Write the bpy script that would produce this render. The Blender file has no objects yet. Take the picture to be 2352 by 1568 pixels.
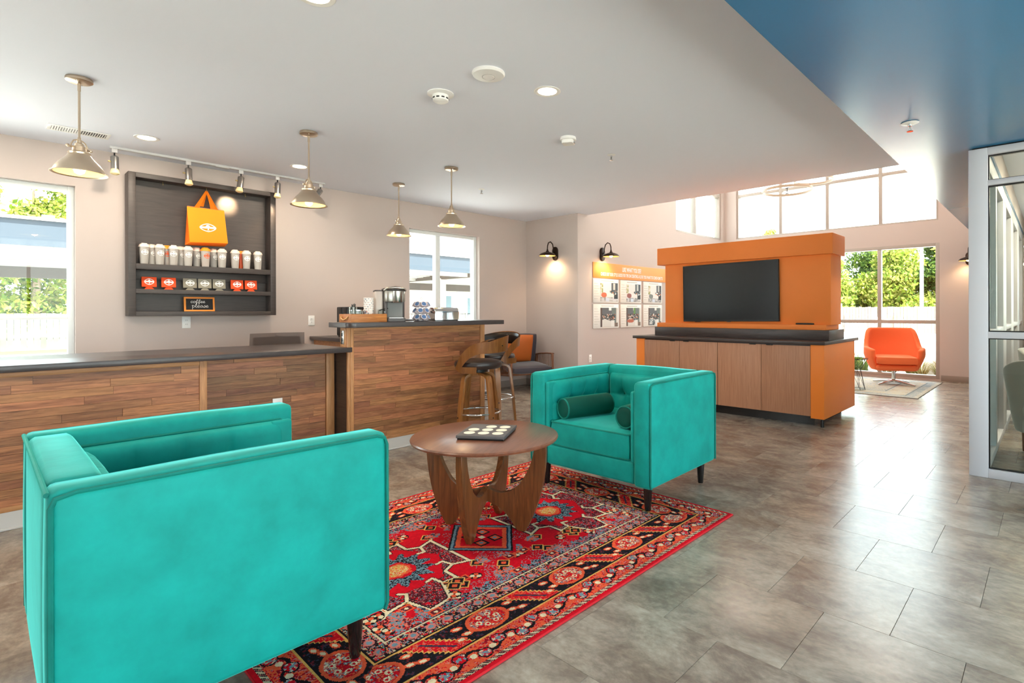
import bpy, bmesh, math, random
import numpy as np
from mathutils import Vector, Matrix
random.seed(7)
SC = bpy.context.scene
C = SC.collection
PI = math.pi

# ------------------------------------------------------------------ camera
CAM_F, CAM_CX, CAM_CY, CAM_H, CAM_R, CAM_A = 1230.8, 1298.0, 714.5, 1.20, -0.0025, 0.74
_s, _c = math.sin(CAM_A), math.cos(CAM_A)
cam_d = bpy.data.cameras.new('camera')
cam_d.sensor_fit = 'HORIZONTAL'; cam_d.sensor_width = 36.0
cam_d.lens = CAM_F / 2352.0 * 36.0
cam_d.shift_x = -(CAM_CX - 1176.0) / 2352.0
cam_d.shift_y = -(784.0 - CAM_CY) / 2352.0
cam_d.clip_start = 0.05; cam_d.clip_end = 300
cam = bpy.data.objects.new('camera', cam_d); C.objects.link(cam)
_R = Vector((_s, -_c, 0)); _U = Vector((0, 0, 1)); _Fw = Vector((_c, _s, 0))
_r = (_R + CAM_R * _U).normalized(); _u = (_U - CAM_R * _R).normalized()
cam.matrix_world = Matrix(((_r.x, _u.x, -_Fw.x, 0), (_r.y, _u.y, -_Fw.y, 0), (_r.z, _u.z, -_Fw.z, CAM_H), (0, 0, 0, 1)))
SC.camera = cam

# pixel -> ray (2352x1568 frame); a point follows from the plane the thing touches
def _ray(u, v):
    u0, v0 = u - CAM_CX, v - CAM_CY
    a = (u0 + CAM_R * v0) / CAM_F; b = (v0 - CAM_R * u0) / CAM_F
    return a * _s + _c, -a * _c + _s, -b
def on_z(u, v, z):
    d = _ray(u, v); t = (z - CAM_H) / d[2]; return Vector((d[0] * t, d[1] * t, z))
def on_x(u, v, x):
    d = _ray(u, v); t = x / d[0]; return Vector((x, d[1] * t, CAM_H + d[2] * t))
def on_y(u, v, y):
    d = _ray(u, v); t = y / d[1]; return Vector((d[0] * t, y, CAM_H + d[2] * t))

# ------------------------------------------------------------------ world, sun, exposure
SC.view_settings.view_transform = 'Standard'
SC.view_settings.look = 'None'
SC.view_settings.gamma = 1.0
SC.view_settings.use_curve_mapping = False
SC.view_settings.exposure = 0.98
w = bpy.data.worlds.new('sky'); SC.world = w; w.use_nodes = True
bg = w.node_tree.nodes['Background']
bg.inputs[0].default_value = (0.84, 0.92, 1.0, 1); bg.inputs[1].default_value = 4.6
sun_d = bpy.data.lights.new('sun', 'SUN'); sun_d.energy = 20.0; sun_d.angle = math.radians(0.6); sun_d.color = (1.0, 0.97, 0.92)
sun = bpy.data.objects.new('sun', sun_d); C.objects.link(sun)
sun.rotation_euler = Vector((0.30, 0.42, -0.86)).to_track_quat('-Z', 'Y').to_euler()
SC.cycles.max_bounces = 10; SC.cycles.diffuse_bounces = 6; SC.cycles.glossy_bounces = 4
SC.cycles.transparent_max_bounces = 16; SC.cycles.transmission_bounces = 6
SC.cycles.sample_clamp_indirect = 8.0; SC.cycles.caustics_reflective = False; SC.cycles.caustics_refractive = False

def portal(name, loc, sx, sy, normal):
    d = bpy.data.lights.new(name, 'AREA'); d.shape = 'RECTANGLE'; d.size = sx; d.size_y = sy; d.cycles.is_portal = True
    o = bpy.data.objects.new(name, d); C.objects.link(o); o.location = loc
    o.rotation_euler = Vector(normal).to_track_quat('-Z', 'Y').to_euler()
    return o

# ------------------------------------------------------------------ room sizes (metres)
ZW, ZS = 2.68, 2.375               # low white ceiling, blue soffit
W1, W2, W3, W4 = 6.44, 6.10, 5.31, 11.0
CE, SE = 6.33, 0.92                # ceiling end (x), soffit edge (y)
XB, YR, ZH = -3.2, -2.6, 4.7       # walls behind the camera, high ceiling
CF = 4.265                         # counter front
# ------------------------------------------------------------------ helpers
MT = {}
ROOT = {}
def setp(o, label=None, cat=None, group=None, kind=None):
    if label: o['label'] = label
    if cat: o['category'] = cat
    if group: o['group'] = group
    if kind: o['kind'] = kind
    return o
def thing(name, label, cat, loc=(0, 0, 0), rotz=0.0, group=None):
    o = bpy.data.objects.new(name, None); C.objects.link(o)
    o.empty_display_size = 0.05
    o.location = loc; o.rotation_euler = (0, 0, rotz)
    ROOT[o] = Matrix.Translation(Vector(loc)) @ Matrix.Rotation(rotz, 4, 'Z')
    return setp(o, label, cat, group)
def top_root(o):
    while o.parent: o = o.parent
    return o
def fin(bm, name, mat, parent=None, world=False, ang=38, smooth=True, recalc=True):
    """link a bmesh as one mesh object; world=True: verts are world coords, moved into the root's frame"""
    if parent is not None and world:
        r = top_root(parent)
        if r in ROOT: bmesh.ops.transform(bm, matrix=ROOT[r].inverted(), verts=bm.verts)
    if recalc: bmesh.ops.recalc_face_normals(bm, faces=bm.faces)
    if smooth:
        th = math.radians(ang)
        for f in bm.faces: f.smooth = True
        for e in bm.edges:
            if len(e.link_faces) == 2:
                if e.calc_face_angle(0.0) > th: e.smooth = False
            else: e.smooth = False
    me = bpy.data.meshes.new(name); bm.to_mesh(me); bm.free()
    o = bpy.data.objects.new(name, me); C.objects.link(o)
    if mat is not None:
        for m in (mat if isinstance(mat, (list, tuple)) else [mat]): me.materials.append(m)
    if parent is not None: o.parent = parent
    return o
def B(): return bmesh.new()
def abox(bm, x0, x1, y0, y1, z0, z1, bev=0.0, seg=2, M=None, mi=0):
    if x0 > x1: x0, x1 = x1, x0
    if y0 > y1: y0, y1 = y1, y0
    if z0 > z1: z0, z1 = z1, z0
    vs = [bm.verts.new((x, y, z)) for z in (z0, z1) for y in (y0, y1) for x in (x0, x1)]
    fs = [bm.faces.new([vs[i] for i in q]) for q in ((0, 2, 3, 1), (4, 5, 7, 6), (0, 1, 5, 4), (2, 6, 7, 3), (0, 4, 6, 2), (1, 3, 7, 5))]
    for f in fs: f.material_index = mi
    if bev > 0:
        es = list({e for f in fs for e in f.edges})
        r = bmesh.ops.bevel(bm, geom=es, offset=bev, segments=seg, profile=0.5, affect='EDGES', clamp_overlap=True)
        vs = list({v for f in r['faces'] for v in f.verts} | {v for v in vs if v.is_valid})
        allf = {f for v in vs for f in v.link_faces}
        for f in allf: f.material_index = mi
        vs = list({v for f in allf for v in f.verts})
    if M is not None: bmesh.ops.transform(bm, matrix=M, verts=vs)
    return vs
def box(name, x0, x1, y0, y1, z0, z1, mat, parent=None, bev=0.0, seg=2, world=True, M=None):
    bm = B(); abox(bm, x0, x1, y0, y1, z0, z1, bev, seg, M)
    return fin(bm, name, mat, parent, world)
def alathe(bm, prof, n=32, M=None, close=False):
    """prof: list of (r, z); r=0 at an end closes it"""
    rings = []; allv = []
    for r, z in prof:
        if r < 1e-6:
            v = bm.verts.new((0, 0, z)); rings.append([v]); allv.append(v)
        else:
            ring = [bm.verts.new((r * math.cos(2 * PI * k / n), r * math.sin(2 * PI * k / n), z)) for k in range(n)]
            rings.append(ring); allv += ring
    pairs = list(zip(rings[:-1], rings[1:]))
    if close: pairs.append((rings[-1], rings[0]))
    for a, b in pairs:
        for k in range(n):
            k2 = (k + 1) % n
            if len(a) == 1 and len(b) == 1: continue
            if len(a) == 1: bm.faces.new((a[0], b[k], b[k2]))
            elif len(b) == 1: bm.faces.new((a[k], b[0], a[k2]))
            else: bm.faces.new((a[k], b[k], b[k2], a[k2]))
    if M is not None: bmesh.ops.transform(bm, matrix=M, verts=allv)
    return allv
def lathe(name, prof, mat, parent=None, n=32, M=None, world=False, ang=38):
    bm = B(); alathe(bm, prof, n, M)
    return fin(bm, name, mat, parent, world, ang)
def atube(bm, pts, r, n=10, closed=False, rad=None, M=None, flat=None):
    """sweep a circle (or an ellipse: flat=(rx, ry)) along pts; rad: radius per point"""
    pts = [Vector(p) for p in pts]; L = len(pts)
    tan = []
    for i in range(L):
        a = pts[(i - 1) % L] if (closed or i > 0) else pts[i]
        b = pts[(i + 1) % L] if (closed or i < L - 1) else pts[i]
        t = (b - a); tan.append(t.normalized() if t.length > 1e-9 else Vector((0, 0, 1)))
    up = Vector((0, 0, 1)) if abs(tan[0].z) < 0.9 else Vector((1, 0, 0))
    nx = tan[0].cross(up).normalized()
    rings = []; allv = []
    for i in range(L):
        if i > 0:
            q = tan[i - 1].rotation_difference(tan[i]); nx = q @ nx
            nx = (nx - nx.dot(tan[i]) * tan[i]).normalized()
        ny = tan[i].cross(nx)
        rr = rad[i] if rad else r
        fx, fy = (flat if flat else (rr, rr))
        ring = [bm.verts.new(pts[i] + nx * (fx * math.cos(2 * PI * k / n)) + ny * (fy * math.sin(2 * PI * k / n))) for k in range(n)]
        rings.append(ring); allv += ring
    m = L if closed else L - 1
    for i in range(m):
        a, b = rings[i], rings[(i + 1) % L]
        for k in range(n):
            k2 = (k + 1) % n
            bm.faces.new((a[k], a[k2], b[k2], b[k]))
    if not closed:
        bm.faces.new(rings[0][::-1]); bm.faces.new(rings[-1])
    if M is not None: bmesh.ops.transform(bm, matrix=M, verts=allv)
    return allv
def tube(name, pts, r, mat, parent=None, n=10, closed=False, rad=None, world=False, flat=None):
    bm = B(); atube(bm, pts, r, n, closed, rad, None, flat)
    return fin(bm, name, mat, parent, world)
def aprism(bm, poly, z0, z1, M=None, bev=0.0):
    n = len(poly)
    lo = [bm.verts.new((p[0], p[1], z0)) for p in poly]; hi = [bm.verts.new((p[0], p[1], z1)) for p in poly]
    fl = bm.faces.new(lo[::-1]); fh = bm.faces.new(hi)
    for k in range(n):
        k2 = (k + 1) % n; bm.faces.new((lo[k], lo[k2], hi[k2], hi[k]))
    vs = lo + hi
    if bev > 0:
        es = list(set(fl.edges) | set(fh.edges))
        r = bmesh.ops.bevel(bm, geom=es, offset=bev, segments=2, profile=0.5, affect='EDGES', clamp_overlap=True)
        fs = {f for v in r['verts'] for f in v.link_faces}
        vs = list({v for f in fs for v in f.verts})
    if M is not None: bmesh.ops.transform(bm, matrix=M, verts=vs)
    return vs
def prism(name, poly, z0, z1, mat, parent=None, M=None, bev=0.0, world=False):
    bm = B(); aprism(bm, poly, z0, z1, M, bev)
    return fin(bm, name, mat, parent, world)
def agrid(bm, nu, nv, fn, wrap=False):
    vs = [[bm.verts.new(fn(i / (nu if wrap else nu - 1), j / (nv - 1))) for i in range(nu)] for j in range(nv)]
    for j in range(nv - 1):
        for i in range(nu if wrap else nu - 1):
            i2 = (i + 1) % nu
            bm.faces.new((vs[j][i], vs[j][i2], vs[j + 1][i2], vs[j + 1][i]))
    return vs
def TM(loc, rx=0, ry=0, rz=0, s=1.0):
    return Matrix.Translation(Vector(loc)) @ Matrix.Rotation(rz, 4, 'Z') @ Matrix.Rotation(ry, 4, 'Y') @ Matrix.Rotation(rx, 4, 'X') @ Matrix.Scale(s, 4)
def axes(o, x, y, z):
    """matrix with the given column axes and origin"""
    x, y, z, o = Vector(x), Vector(y), Vector(z), Vector(o)
    return Matrix(((x.x, y.x, z.x, o.x), (x.y, y.y, z.y, o.y), (x.z, y.z, z.z, o.z), (0, 0, 0, 1)))
def cushion(bm, sx, sy, sz, edge=0.55, n=14, p=4.0, M=None, crown=1.0):
    """soft pillow box centred on the origin"""
    allv = []
    def half(sgn):
        g = []
        for j in range(n + 1):
            row = []
            for i in range(n + 1):
                x = -1 + 2 * i / n; y = -1 + 2 * j / n
                # push towards the rim for a tight edge
                x = math.copysign(abs(x) ** 0.8, x); y = math.copysign(abs(y) ** 0.8, y)
                k = max(0.0, (1 - abs(x) ** p)) * max(0.0, (1 - abs(y) ** p))
                z = edge + (1 - edge) * crown * k ** 0.5
                cr = 1 - 0.035 * (abs(x) * abs(y)) ** 3
                v = bm.verts.new((x * cr * sx / 2, y * cr * sy / 2, sgn * z * sz / 2)); row.append(v); allv.append(v)
            g.append(row)
        for j in range(n):
            for i in range(n):
                q = (g[j][i], g[j][i + 1], g[j + 1][i + 1], g[j + 1][i])
                bm.faces.new(q if sgn > 0 else q[::-1])
        return g
    a, b = half(1), half(-1)
    ring = [(0, i) for i in range(n)] + [(j, n) for j in range(n)] + [(n, n - i) for i in range(n)] + [(n - j, 0) for j in range(n)]
    mid = []
    for (j, i) in ring:
        va, vb = a[j][i], b[j][i]
        m = (va.co + vb.co) / 2
        v = bm.verts.new((m.x * 1.015 + math.copysign(0.004, m.x), m.y * 1.015 + math.copysign(0.004, m.y), 0)); mid.append(v); allv.append(v)
    L = len(ring)
    for k in range(L):
        k2 = (k + 1) % L
        bm.faces.new((b[ring[k][0]][ring[k][1]], b[ring[k2][0]][ring[k2][1]], mid[k2], mid[k]))
        bm.faces.new((mid[k], mid[k2], a[ring[k2][0]][ring[k2][1]], a[ring[k][0]][ring[k][1]]))
    if M is not None: bmesh.ops.transform(bm, matrix=M, verts=allv)
    return allv
def dup(root, loc=None, rotz=None, label=None, group=None, scale=None):
    r = root.copy(); C.objects.link(r)
    if loc is not None: r.location = loc
    if rotz is not None: r.rotation_euler = (0, 0, rotz)
    if scale is not None: r.scale = scale
    if label: r['label'] = label
    if group: r['group'] = group
    ROOT[r] = Matrix.Translation(r.location) @ Matrix.Rotation(r.rotation_euler.z, 4, 'Z')
    for ch in list(root.children):
        c = ch.copy(); C.objects.link(c); c.parent = r
        for g in list(ch.children):
            d = g.copy(); C.objects.link(d); d.parent = c
    return r
def struct(o): o['kind'] = 'structure'; return o
def text_obj(name, body, size, mat, parent, M, ext=0.0006, align='CENTER', sx=1.0, bold=0.0, shear=0.0, spacing=1.0):
    """flat lettering turned into a mesh"""
    cu = bpy.data.curves.new(name, 'FONT'); cu.body = body; cu.size = size; cu.align_x = align; cu.align_y = 'CENTER'
    cu.extrude = ext; cu.offset = bold; cu.shear = shear; cu.resolution_u = 3; cu.space_character = spacing
    t = bpy.data.objects.new(name, cu); C.objects.link(t)
    dg = bpy.context.evaluated_depsgraph_get()
    me = bpy.data.meshes.new_from_object(t.evaluated_get(dg))
    bpy.data.objects.remove(t); bpy.data.curves.remove(cu)
    me.transform(M @ Matrix.Diagonal((sx, 1, 1, 1)))
    me.materials.clear(); me.materials.append(mat)
    o = bpy.data.objects.new(name, me); C.objects.link(o)
    if parent is not None: o.parent = parent
    return o

# ------------------------------------------------------------------ materials
def s2l(c):
    return tuple((x / 12.92 if x <= 0.04045 else ((x + 0.055) / 1.055) ** 2.4) for x in (v / 255.0 for v in c))
def mat(name, rgb, rough=0.5, metal=0.0, spec=0.5, sheen=0.0, sheen_tint=None, coat=0.0, emit=None, emit_s=0.0, alpha=1.0, trans=0.0, ior=1.45, var=0.0, vscale=8.0, bump=0.0, bscale=60.0, lin=False, aniso=0.0, obvar=0.0):
    m = bpy.data.materials.new(name); m.use_nodes = True
    nt = m.node_tree; b = nt.nodes['Principled BSDF']
    col = rgb if lin else s2l(rgb)
    b.inputs['Base Color'].default_value = (*col, 1)
    b.inputs['Roughness'].default_value = rough; b.inputs['Metallic'].default_value = metal
    b.inputs['Specular IOR Level'].default_value = spec; b.inputs['IOR'].default_value = ior
    if sheen:
        b.inputs['Sheen Weight'].default_value = sheen; b.inputs['Sheen Roughness'].default_value = 0.35
        b.inputs['Sheen Tint'].default_value = (*(s2l(sheen_tint) if sheen_tint else (1, 1, 1)), 1)
    if coat: b.inputs['Coat Weight'].default_value = coat; b.inputs['Coat Roughness'].default_value = 0.12
    if emit: b.inputs['Emission Color'].default_value = (*s2l(emit), 1); b.inputs['Emission Strength'].default_value = emit_s
    if alpha < 1: b.inputs['Alpha'].default_value = alpha
    if trans: b.inputs['Transmission Weight'].default_value = trans
    if aniso: b.inputs['Anisotropic'].default_value = aniso
    if var > 0 or obvar > 0:
        mix = nt.nodes.new('ShaderNodeHueSaturation'); mix.inputs['Color'].default_value = (*col, 1)
        src = None
        if var > 0:
            tc = nt.nodes.new('ShaderNodeTexCoord'); n = nt.nodes.new('ShaderNodeTexNoise')
            n.inputs['Scale'].default_value = vscale; n.inputs['Detail'].default_value = 5; n.inputs['Roughness'].default_value = 0.6
            nt.links.new(tc.outputs['Object'], n.inputs['Vector'])
            r = nt.nodes.new('ShaderNodeMapRange'); r.inputs[1].default_value = 0.25; r.inputs[2].default_value = 0.75
            r.inputs[3].default_value = 1 - var; r.inputs[4].default_value = 1 + var
            nt.links.new(n.outputs['Fac'], r.inputs[0]); src = r.outputs[0]
        if obvar > 0:
            oi = nt.nodes.new('ShaderNodeObjectInfo'); r2 = nt.nodes.new('ShaderNodeMapRange')
            r2.inputs[3].default_value = 1 - obvar; r2.inputs[4].default_value = 1 + obvar
            nt.links.new(oi.outputs['Random'], r2.inputs[0])
            if src is not None:
                mu = nt.nodes.new('ShaderNodeMath'); mu.operation = 'MULTIPLY'
                nt.links.new(src, mu.inputs[0]); nt.links.new(r2.outputs[0], mu.inputs[1]); src = mu.outputs[0]
            else: src = r2.outputs[0]
        nt.links.new(src, mix.inputs['Value']); nt.links.new(mix.outputs[0], b.inputs['Base Color'])
    if bump > 0:
        tc = nt.nodes.new('ShaderNodeTexCoord'); n = nt.nodes.new('ShaderNodeTexNoise'); n.inputs['Scale'].default_value = bscale; n.inputs['Detail'].default_value = 4
        nt.links.new(tc.outputs['Object'], n.inputs['Vector'])
        bp = nt.nodes.new('ShaderNodeBump'); bp.inputs['Strength'].default_value = bump; bp.inputs['Distance'].default_value = 0.01
        nt.links.new(n.outputs['Fac'], bp.inputs['Height']); nt.links.new(bp.outputs[0], b.inputs['Normal'])
    return m
def wood(name, dark, light, axis='X', scale=6.0, rough=0.45, obvar=0.18, coat=0.0, stretch=14.0, hue=0.0):
    """grain runs along the axis; each object gets its own offset and tone"""
    m = bpy.data.materials.new(name); m.use_nodes = True
    nt = m.node_tree; N = nt.nodes; L = nt.links; b = N['Principled BSDF']
    tc = N.new('ShaderNodeTexCoord'); oi = N.new('ShaderNodeObjectInfo')
    add = N.new('ShaderNodeVectorMath'); add.operation = 'ADD'
    mul = N.new('ShaderNodeVectorMath'); mul.operation = 'SCALE'; mul.inputs['Scale'].default_value = 37.0
    comb = N.new('ShaderNodeCombineXYZ')
    for i in range(3): L.new(oi.outputs['Random'], comb.inputs[i])
    L.new(comb.outputs[0], mul.inputs[0]); L.new(tc.outputs['Object'], add.inputs[0]); L.new(mul.outputs[0], add.inputs[1])
    mp = N.new('ShaderNodeMapping'); sc = [stretch, stretch, stretch]; sc['XYZ'.index(axis)] = 1.0
    mp.inputs['Scale'].default_value = sc; L.new(add.outputs[0], mp.inputs['Vector'])
    n1 = N.new('ShaderNodeTexNoise'); n1.inputs['Scale'].default_value = scale; n1.inputs['Detail'].default_value = 8; n1.inputs['Roughness'].default_value = 0.62; n1.inputs['Distortion'].default_value = 0.9
    L.new(mp.outputs[0], n1.inputs['Vector'])
    cr = N.new('ShaderNodeValToRGB'); cr.color_ramp.elements[0].position = 0.30; cr.color_ramp.elements[1].position = 0.70
    cr.color_ramp.elements[0].color = (*s2l(dark), 1); cr.color_ramp.elements[1].color = (*s2l(light), 1)
    L.new(n1.outputs['Fac'], cr.inputs[0])
    hs = N.new('ShaderNodeHueSaturation'); r2 = N.new('ShaderNodeMapRange'); r2.inputs[3].default_value = 1 - obvar; r2.inputs[4].default_value = 1 + obvar
    L.new(oi.outputs['Random'], r2.inputs[0]); L.new(r2.outputs[0], hs.inputs['Value']); L.new(cr.outputs[0], hs.inputs['Color'])
    if hue:
        r3 = N.new('ShaderNodeMapRange'); r3.inputs[3].default_value = 0.5 - hue; r3.inputs[4].default_value = 0.5 + hue
        fr = N.new('ShaderNodeMath'); fr.operation = 'FRACT'; m7 = N.new('ShaderNodeMath'); m7.operation = 'MULTIPLY'; m7.inputs[1].default_value = 7.31
        L.new(oi.outputs['Random'], m7.inputs[0]); L.new(m7.outputs[0], fr.inputs[0]); L.new(fr.outputs[0], r3.inputs[0]); L.new(r3.outputs[0], hs.inputs['Hue'])
    L.new(hs.outputs[0], b.inputs['Base Color'])
    b.inputs['Roughness'].default_value = rough
    if coat: b.inputs['Coat Weight'].default_value = coat; b.inputs['Coat Roughness'].default_value = 0.2
    bp = N.new('ShaderNodeBump'); bp.inputs['Strength'].default_value = 0.12; bp.inputs['Distance'].default_value = 0.004
    L.new(n1.outputs['Fac'], bp.inputs['Height']); L.new(bp.outputs[0], b.inputs['Normal'])
    return m
def vcol(name, rough=0.7, spec=0.3, sheen=0.0, emit=0.0, trans=0.0, gain=1.0):
    m = bpy.data.materials.new(name); m.use_nodes = True; nt = m.node_tree; b = nt.nodes['Principled BSDF']
    a = nt.nodes.new('ShaderNodeAttribute'); a.attribute_name = 'Col'
    nt.links.new(a.outputs['Color'], b.inputs['Base Color']); b.inputs['Roughness'].default_value = rough; b.inputs['Specular IOR Level'].default_value = spec
    if sheen: b.inputs['Sheen Weight'].default_value = sheen
    if trans:
        tr = nt.nodes.new('ShaderNodeBsdfTranslucent'); nt.links.new(a.outputs['Color'], tr.inputs[0])
        mx = nt.nodes.new('ShaderNodeMixShader'); mx.inputs[0].default_value = trans
        nt.links.new(b.outputs[0], mx.inputs[1]); nt.links.new(tr.outputs[0], mx.inputs[2]); nt.links.new(mx.outputs[0], nt.nodes['Material Output'].inputs[0])
    return m
def glass(name, tint=(255, 255, 255), refl=0.07, rough=0.0):
    """thin pane: lets light straight through, mirrors a little more at grazing angles"""
    m = bpy.data.materials.new(name); m.use_nodes = True; nt = m.node_tree; N = nt.nodes; L = nt.links
    N.remove(N['Principled BSDF'])
    t = N.new('ShaderNodeBsdfTransparent'); t.inputs[0].default_value = (*s2l(tint), 1)
    g = N.new('ShaderNodeBsdfGlossy'); g.inputs['Roughness'].default_value = rough
    f = N.new('ShaderNodeFresnel'); f.inputs[0].default_value = 1.3
    mu = N.new('ShaderNodeMath'); mu.operation = 'MULTIPLY'; mu.inputs[1].default_value = refl / 0.05
    mn = N.new('ShaderNodeMath'); mn.operation = 'MINIMUM'; mn.inputs[1].default_value = 0.5
    L.new(f.outputs[0], mu.inputs[0]); L.new(mu.outputs[0], mn.inputs[0])
    mx = N.new('ShaderNodeMixShader'); L.new(mn.outputs[0], mx.inputs[0]); L.new(t.outputs[0], mx.inputs[1]); L.new(g.outputs[0], mx.inputs[2])
    L.new(mx.outputs[0], N['Material Output'].inputs[0])
    return m
def floor_mat():
    m = bpy.data.materials.new('stone_vinyl'); m.use_nodes = True; nt = m.node_tree; N = nt.nodes; L = nt.links; b = N['Principled BSDF']
    tc = N.new('ShaderNodeTexCoord'); oi = N.new('ShaderNodeObjectInfo')
    comb = N.new('ShaderNodeCombineXYZ'); mul = N.new('ShaderNodeVectorMath'); mul.operation = 'SCALE'; mul.inputs['Scale'].default_value = 3.0
    L.new(oi.outputs['Random'], comb.inputs[0]); L.new(oi.outputs['Random'], comb.inputs[1])
    geo = N.new('ShaderNodeNewGeometry')
    L.new(comb.outputs[0], mul.inputs[0]); add = N.new('ShaderNodeVectorMath'); L.new(geo.outputs['Position'], add.inputs[0]); L.new(mul.outputs[0], add.inputs[1])
    mp = N.new('ShaderNodeMapping'); mp.inputs['Scale'].default_value = (1.0, 0.62, 1.0); L.new(add.outputs[0], mp.inputs[0])
    n1 = N.new('ShaderNodeTexNoise'); n1.inputs['Scale'].default_value = 4.6; n1.inputs['Detail'].default_value = 12; n1.inputs['Roughness'].default_value = 0.74; n1.inputs['Distortion'].default_value = 0.35
    L.new(mp.outputs[0], n1.inputs['Vector'])
    cr = N.new('ShaderNodeValToRGB'); e = cr.color_ramp.elements
    e[0].position = 0.28; e[0].color = (*s2l((98, 86, 77)), 1); e[1].position = 0.74; e[1].color = (*s2l((188, 178, 163)), 1)
    k = e.new(0.44); k.color = (*s2l((130, 117, 105)), 1); k = e.new(0.56); k.color = (*s2l((158, 147, 134)), 1)
    L.new(n1.outputs['Fac'], cr.inputs[0])
    n2 = N.new('ShaderNodeTexNoise'); n2.inputs['Scale'].default_value = 46.0; n2.inputs['Detail'].default_value = 6; L.new(mp.outputs[0], n2.inputs['Vector'])
    r = N.new('ShaderNodeMapRange'); r.inputs[1].default_value = 0.3; r.inputs[2].default_value = 0.7; r.inputs[3].default_value = 0.84; r.inputs[4].default_value = 1.12; L.new(n2.outputs['Fac'], r.inputs[0])
    n3 = N.new('ShaderNodeTexNoise'); n3.inputs['Scale'].default_value = 2.0; n3.inputs['Detail'].default_value = 3; L.new(mp.outputs[0], n3.inputs['Vector'])
    mxh = N.new('ShaderNodeMix'); mxh.data_type = 'RGBA'; mxh.blend_type = 'MULTIPLY'
    rr = N.new('ShaderNodeMapRange'); rr.inputs[1].default_value = 0.5; rr.inputs[2].default_value = 0.75; rr.inputs[3].default_value = 0.0; rr.inputs[4].default_value = 0.7; L.new(n3.outputs['Fac'], rr.inputs[0])
    L.new(rr.outputs[0], mxh.inputs[0]); L.new(cr.outputs[0], mxh.inputs[6]); mxh.inputs[7].default_value = (*s2l((236, 214, 196)), 1)
    hs = N.new('ShaderNodeHueSaturation'); L.new(mxh.outputs[2], hs.inputs['Color'])
    r2 = N.new('ShaderNodeMapRange'); r2.inputs[3].default_value = 0.95; r2.inputs[4].default_value = 1.04; L.new(oi.outputs['Random'], r2.inputs[0])
    mm = N.new('ShaderNodeMath'); mm.operation = 'MULTIPLY'; L.new(r.outputs[0], mm.inputs[0]); L.new(r2.outputs[0], mm.inputs[1]); L.new(mm.outputs[0], hs.inputs['Value'])
    L.new(hs.outputs[0], b.inputs['Base Color'])
    rg = N.new('ShaderNodeMapRange'); rg.inputs[3].default_value = 0.23; rg.inputs[4].default_value = 0.29; L.new(n1.outputs['Fac'], rg.inputs[0]); L.new(rg.outputs[0], b.inputs['Roughness'])
    b.inputs['Specular IOR Level'].default_value = 0.85
    bp = N.new('ShaderNodeBump'); bp.inputs['Strength'].default_value = 0.06; bp.inputs['Distance'].default_value = 0.004; L.new(n2.outputs['Fac'], bp.inputs['Height']); L.new(bp.outputs[0], b.inputs['Normal'])
    return m
def velvet(name, rgb, tint):
    m = mat(name, rgb, rough=0.62, spec=0.25, sheen=1.0, sheen_tint=tint, var=0.20, vscale=7.0, bump=0.16, bscale=9.0)
    m.node_tree.nodes['Principled BSDF'].inputs['Sheen Roughness'].default_value = 0.28
    return m

M_wall = mat('wall_paint', (198, 184, 178), 0.75, spec=0.25, bump=0.04, bscale=180)
M_ceil = mat('ceiling_paint', (236, 239, 250), 0.8, spec=0.2)
M_blue = mat('blue_soffit_paint', (58, 116, 156), 0.24, spec=0.7)
M_floor = floor_mat()
M_grout = mat('joint_dark', (96, 86, 78), 0.8)
M_base = mat('white_baseboard', (205, 200, 196), 0.5)
M_taupe = mat('taupe_rubber_base', (150, 136, 126), 0.6)
M_alu = mat('window_frame_taupe', (176, 166, 158), 0.42)
M_vinyl = mat('white_vinyl_frame', (235, 238, 238), 0.4)
M_glass = glass('window_glass', (250, 255, 252), 0.05)
M_oglass = glass('partition_glass', (242, 248, 244), 0.09)
M_white = mat('white_paint', (208, 206, 212), 0.45)
M_plastic = mat('white_plastic', (238, 236, 234), 0.35)
M_nickel = mat('brushed_nickel', (206, 188, 166), 0.34, metal=1.0)
M_chrome = mat('chrome', (220, 222, 224), 0.08, metal=1.0)
M_steel = mat('brushed_steel', (172, 168, 162), 0.26, metal=1.0)
M_bronze = mat('dark_bronze', (58, 44, 36), 0.38, metal=0.8)
M_black = mat('black_plastic', (26, 25, 26), 0.35)
M_blackwood = mat('black_lacquer', (20, 17, 17), 0.25, coat=0.4)
M_slab = mat('charcoal_laminate', (66, 58, 58), 0.30, spec=0.5, var=0.10, vscale=30)
M_espresso = wood('espresso_laminate', (52, 42, 40), (80, 66, 62), 'Y', 4, 0.35, 0.05)
M_shelf = wood('charcoal_stain', (60, 52, 50), (74, 65, 61), 'X', 4, 0.5, 0.06)
M_plank = wood('reclaimed_teak', (118, 72, 44), (190, 128, 86), 'X', 5.0, 0.5, 0.30, hue=0.008)
M_trim = wood('teak_trim', (158, 104, 62), (206, 150, 100), 'Z', 5.0, 0.5, 0.10)
M_trimx = wood('teak_trim_h', (158, 104, 62), (206, 150, 100), 'X', 5.0, 0.5, 0.10)
M_walnut = wood('walnut', (78, 40, 18), (132, 76, 38), 'Z', 4.0, 0.36, 0.06, coat=0.3)
M_walnut_top = wood('walnut_veneer', (104, 62, 44), (134, 84, 60), 'X', 2.2, 0.30, 0.03, coat=0.5)
M_bent = wood('bentwood', (134, 82, 36), (176, 116, 60), 'Z', 3.0, 0.35, 0.05, coat=0.3)
M_teakf = wood('chair_wood', (96, 56, 34), (146, 92, 58), 'Z', 5.0, 0.4, 0.05)
M_oak = wood('light_walnut_laminate', (166, 112, 82), (192, 138, 106), 'Z', 3.0, 0.45, 0.05, stretch=26)
M_orange = mat('orange_laminate', (246, 136, 54), 0.42, spec=0.4)
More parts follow.
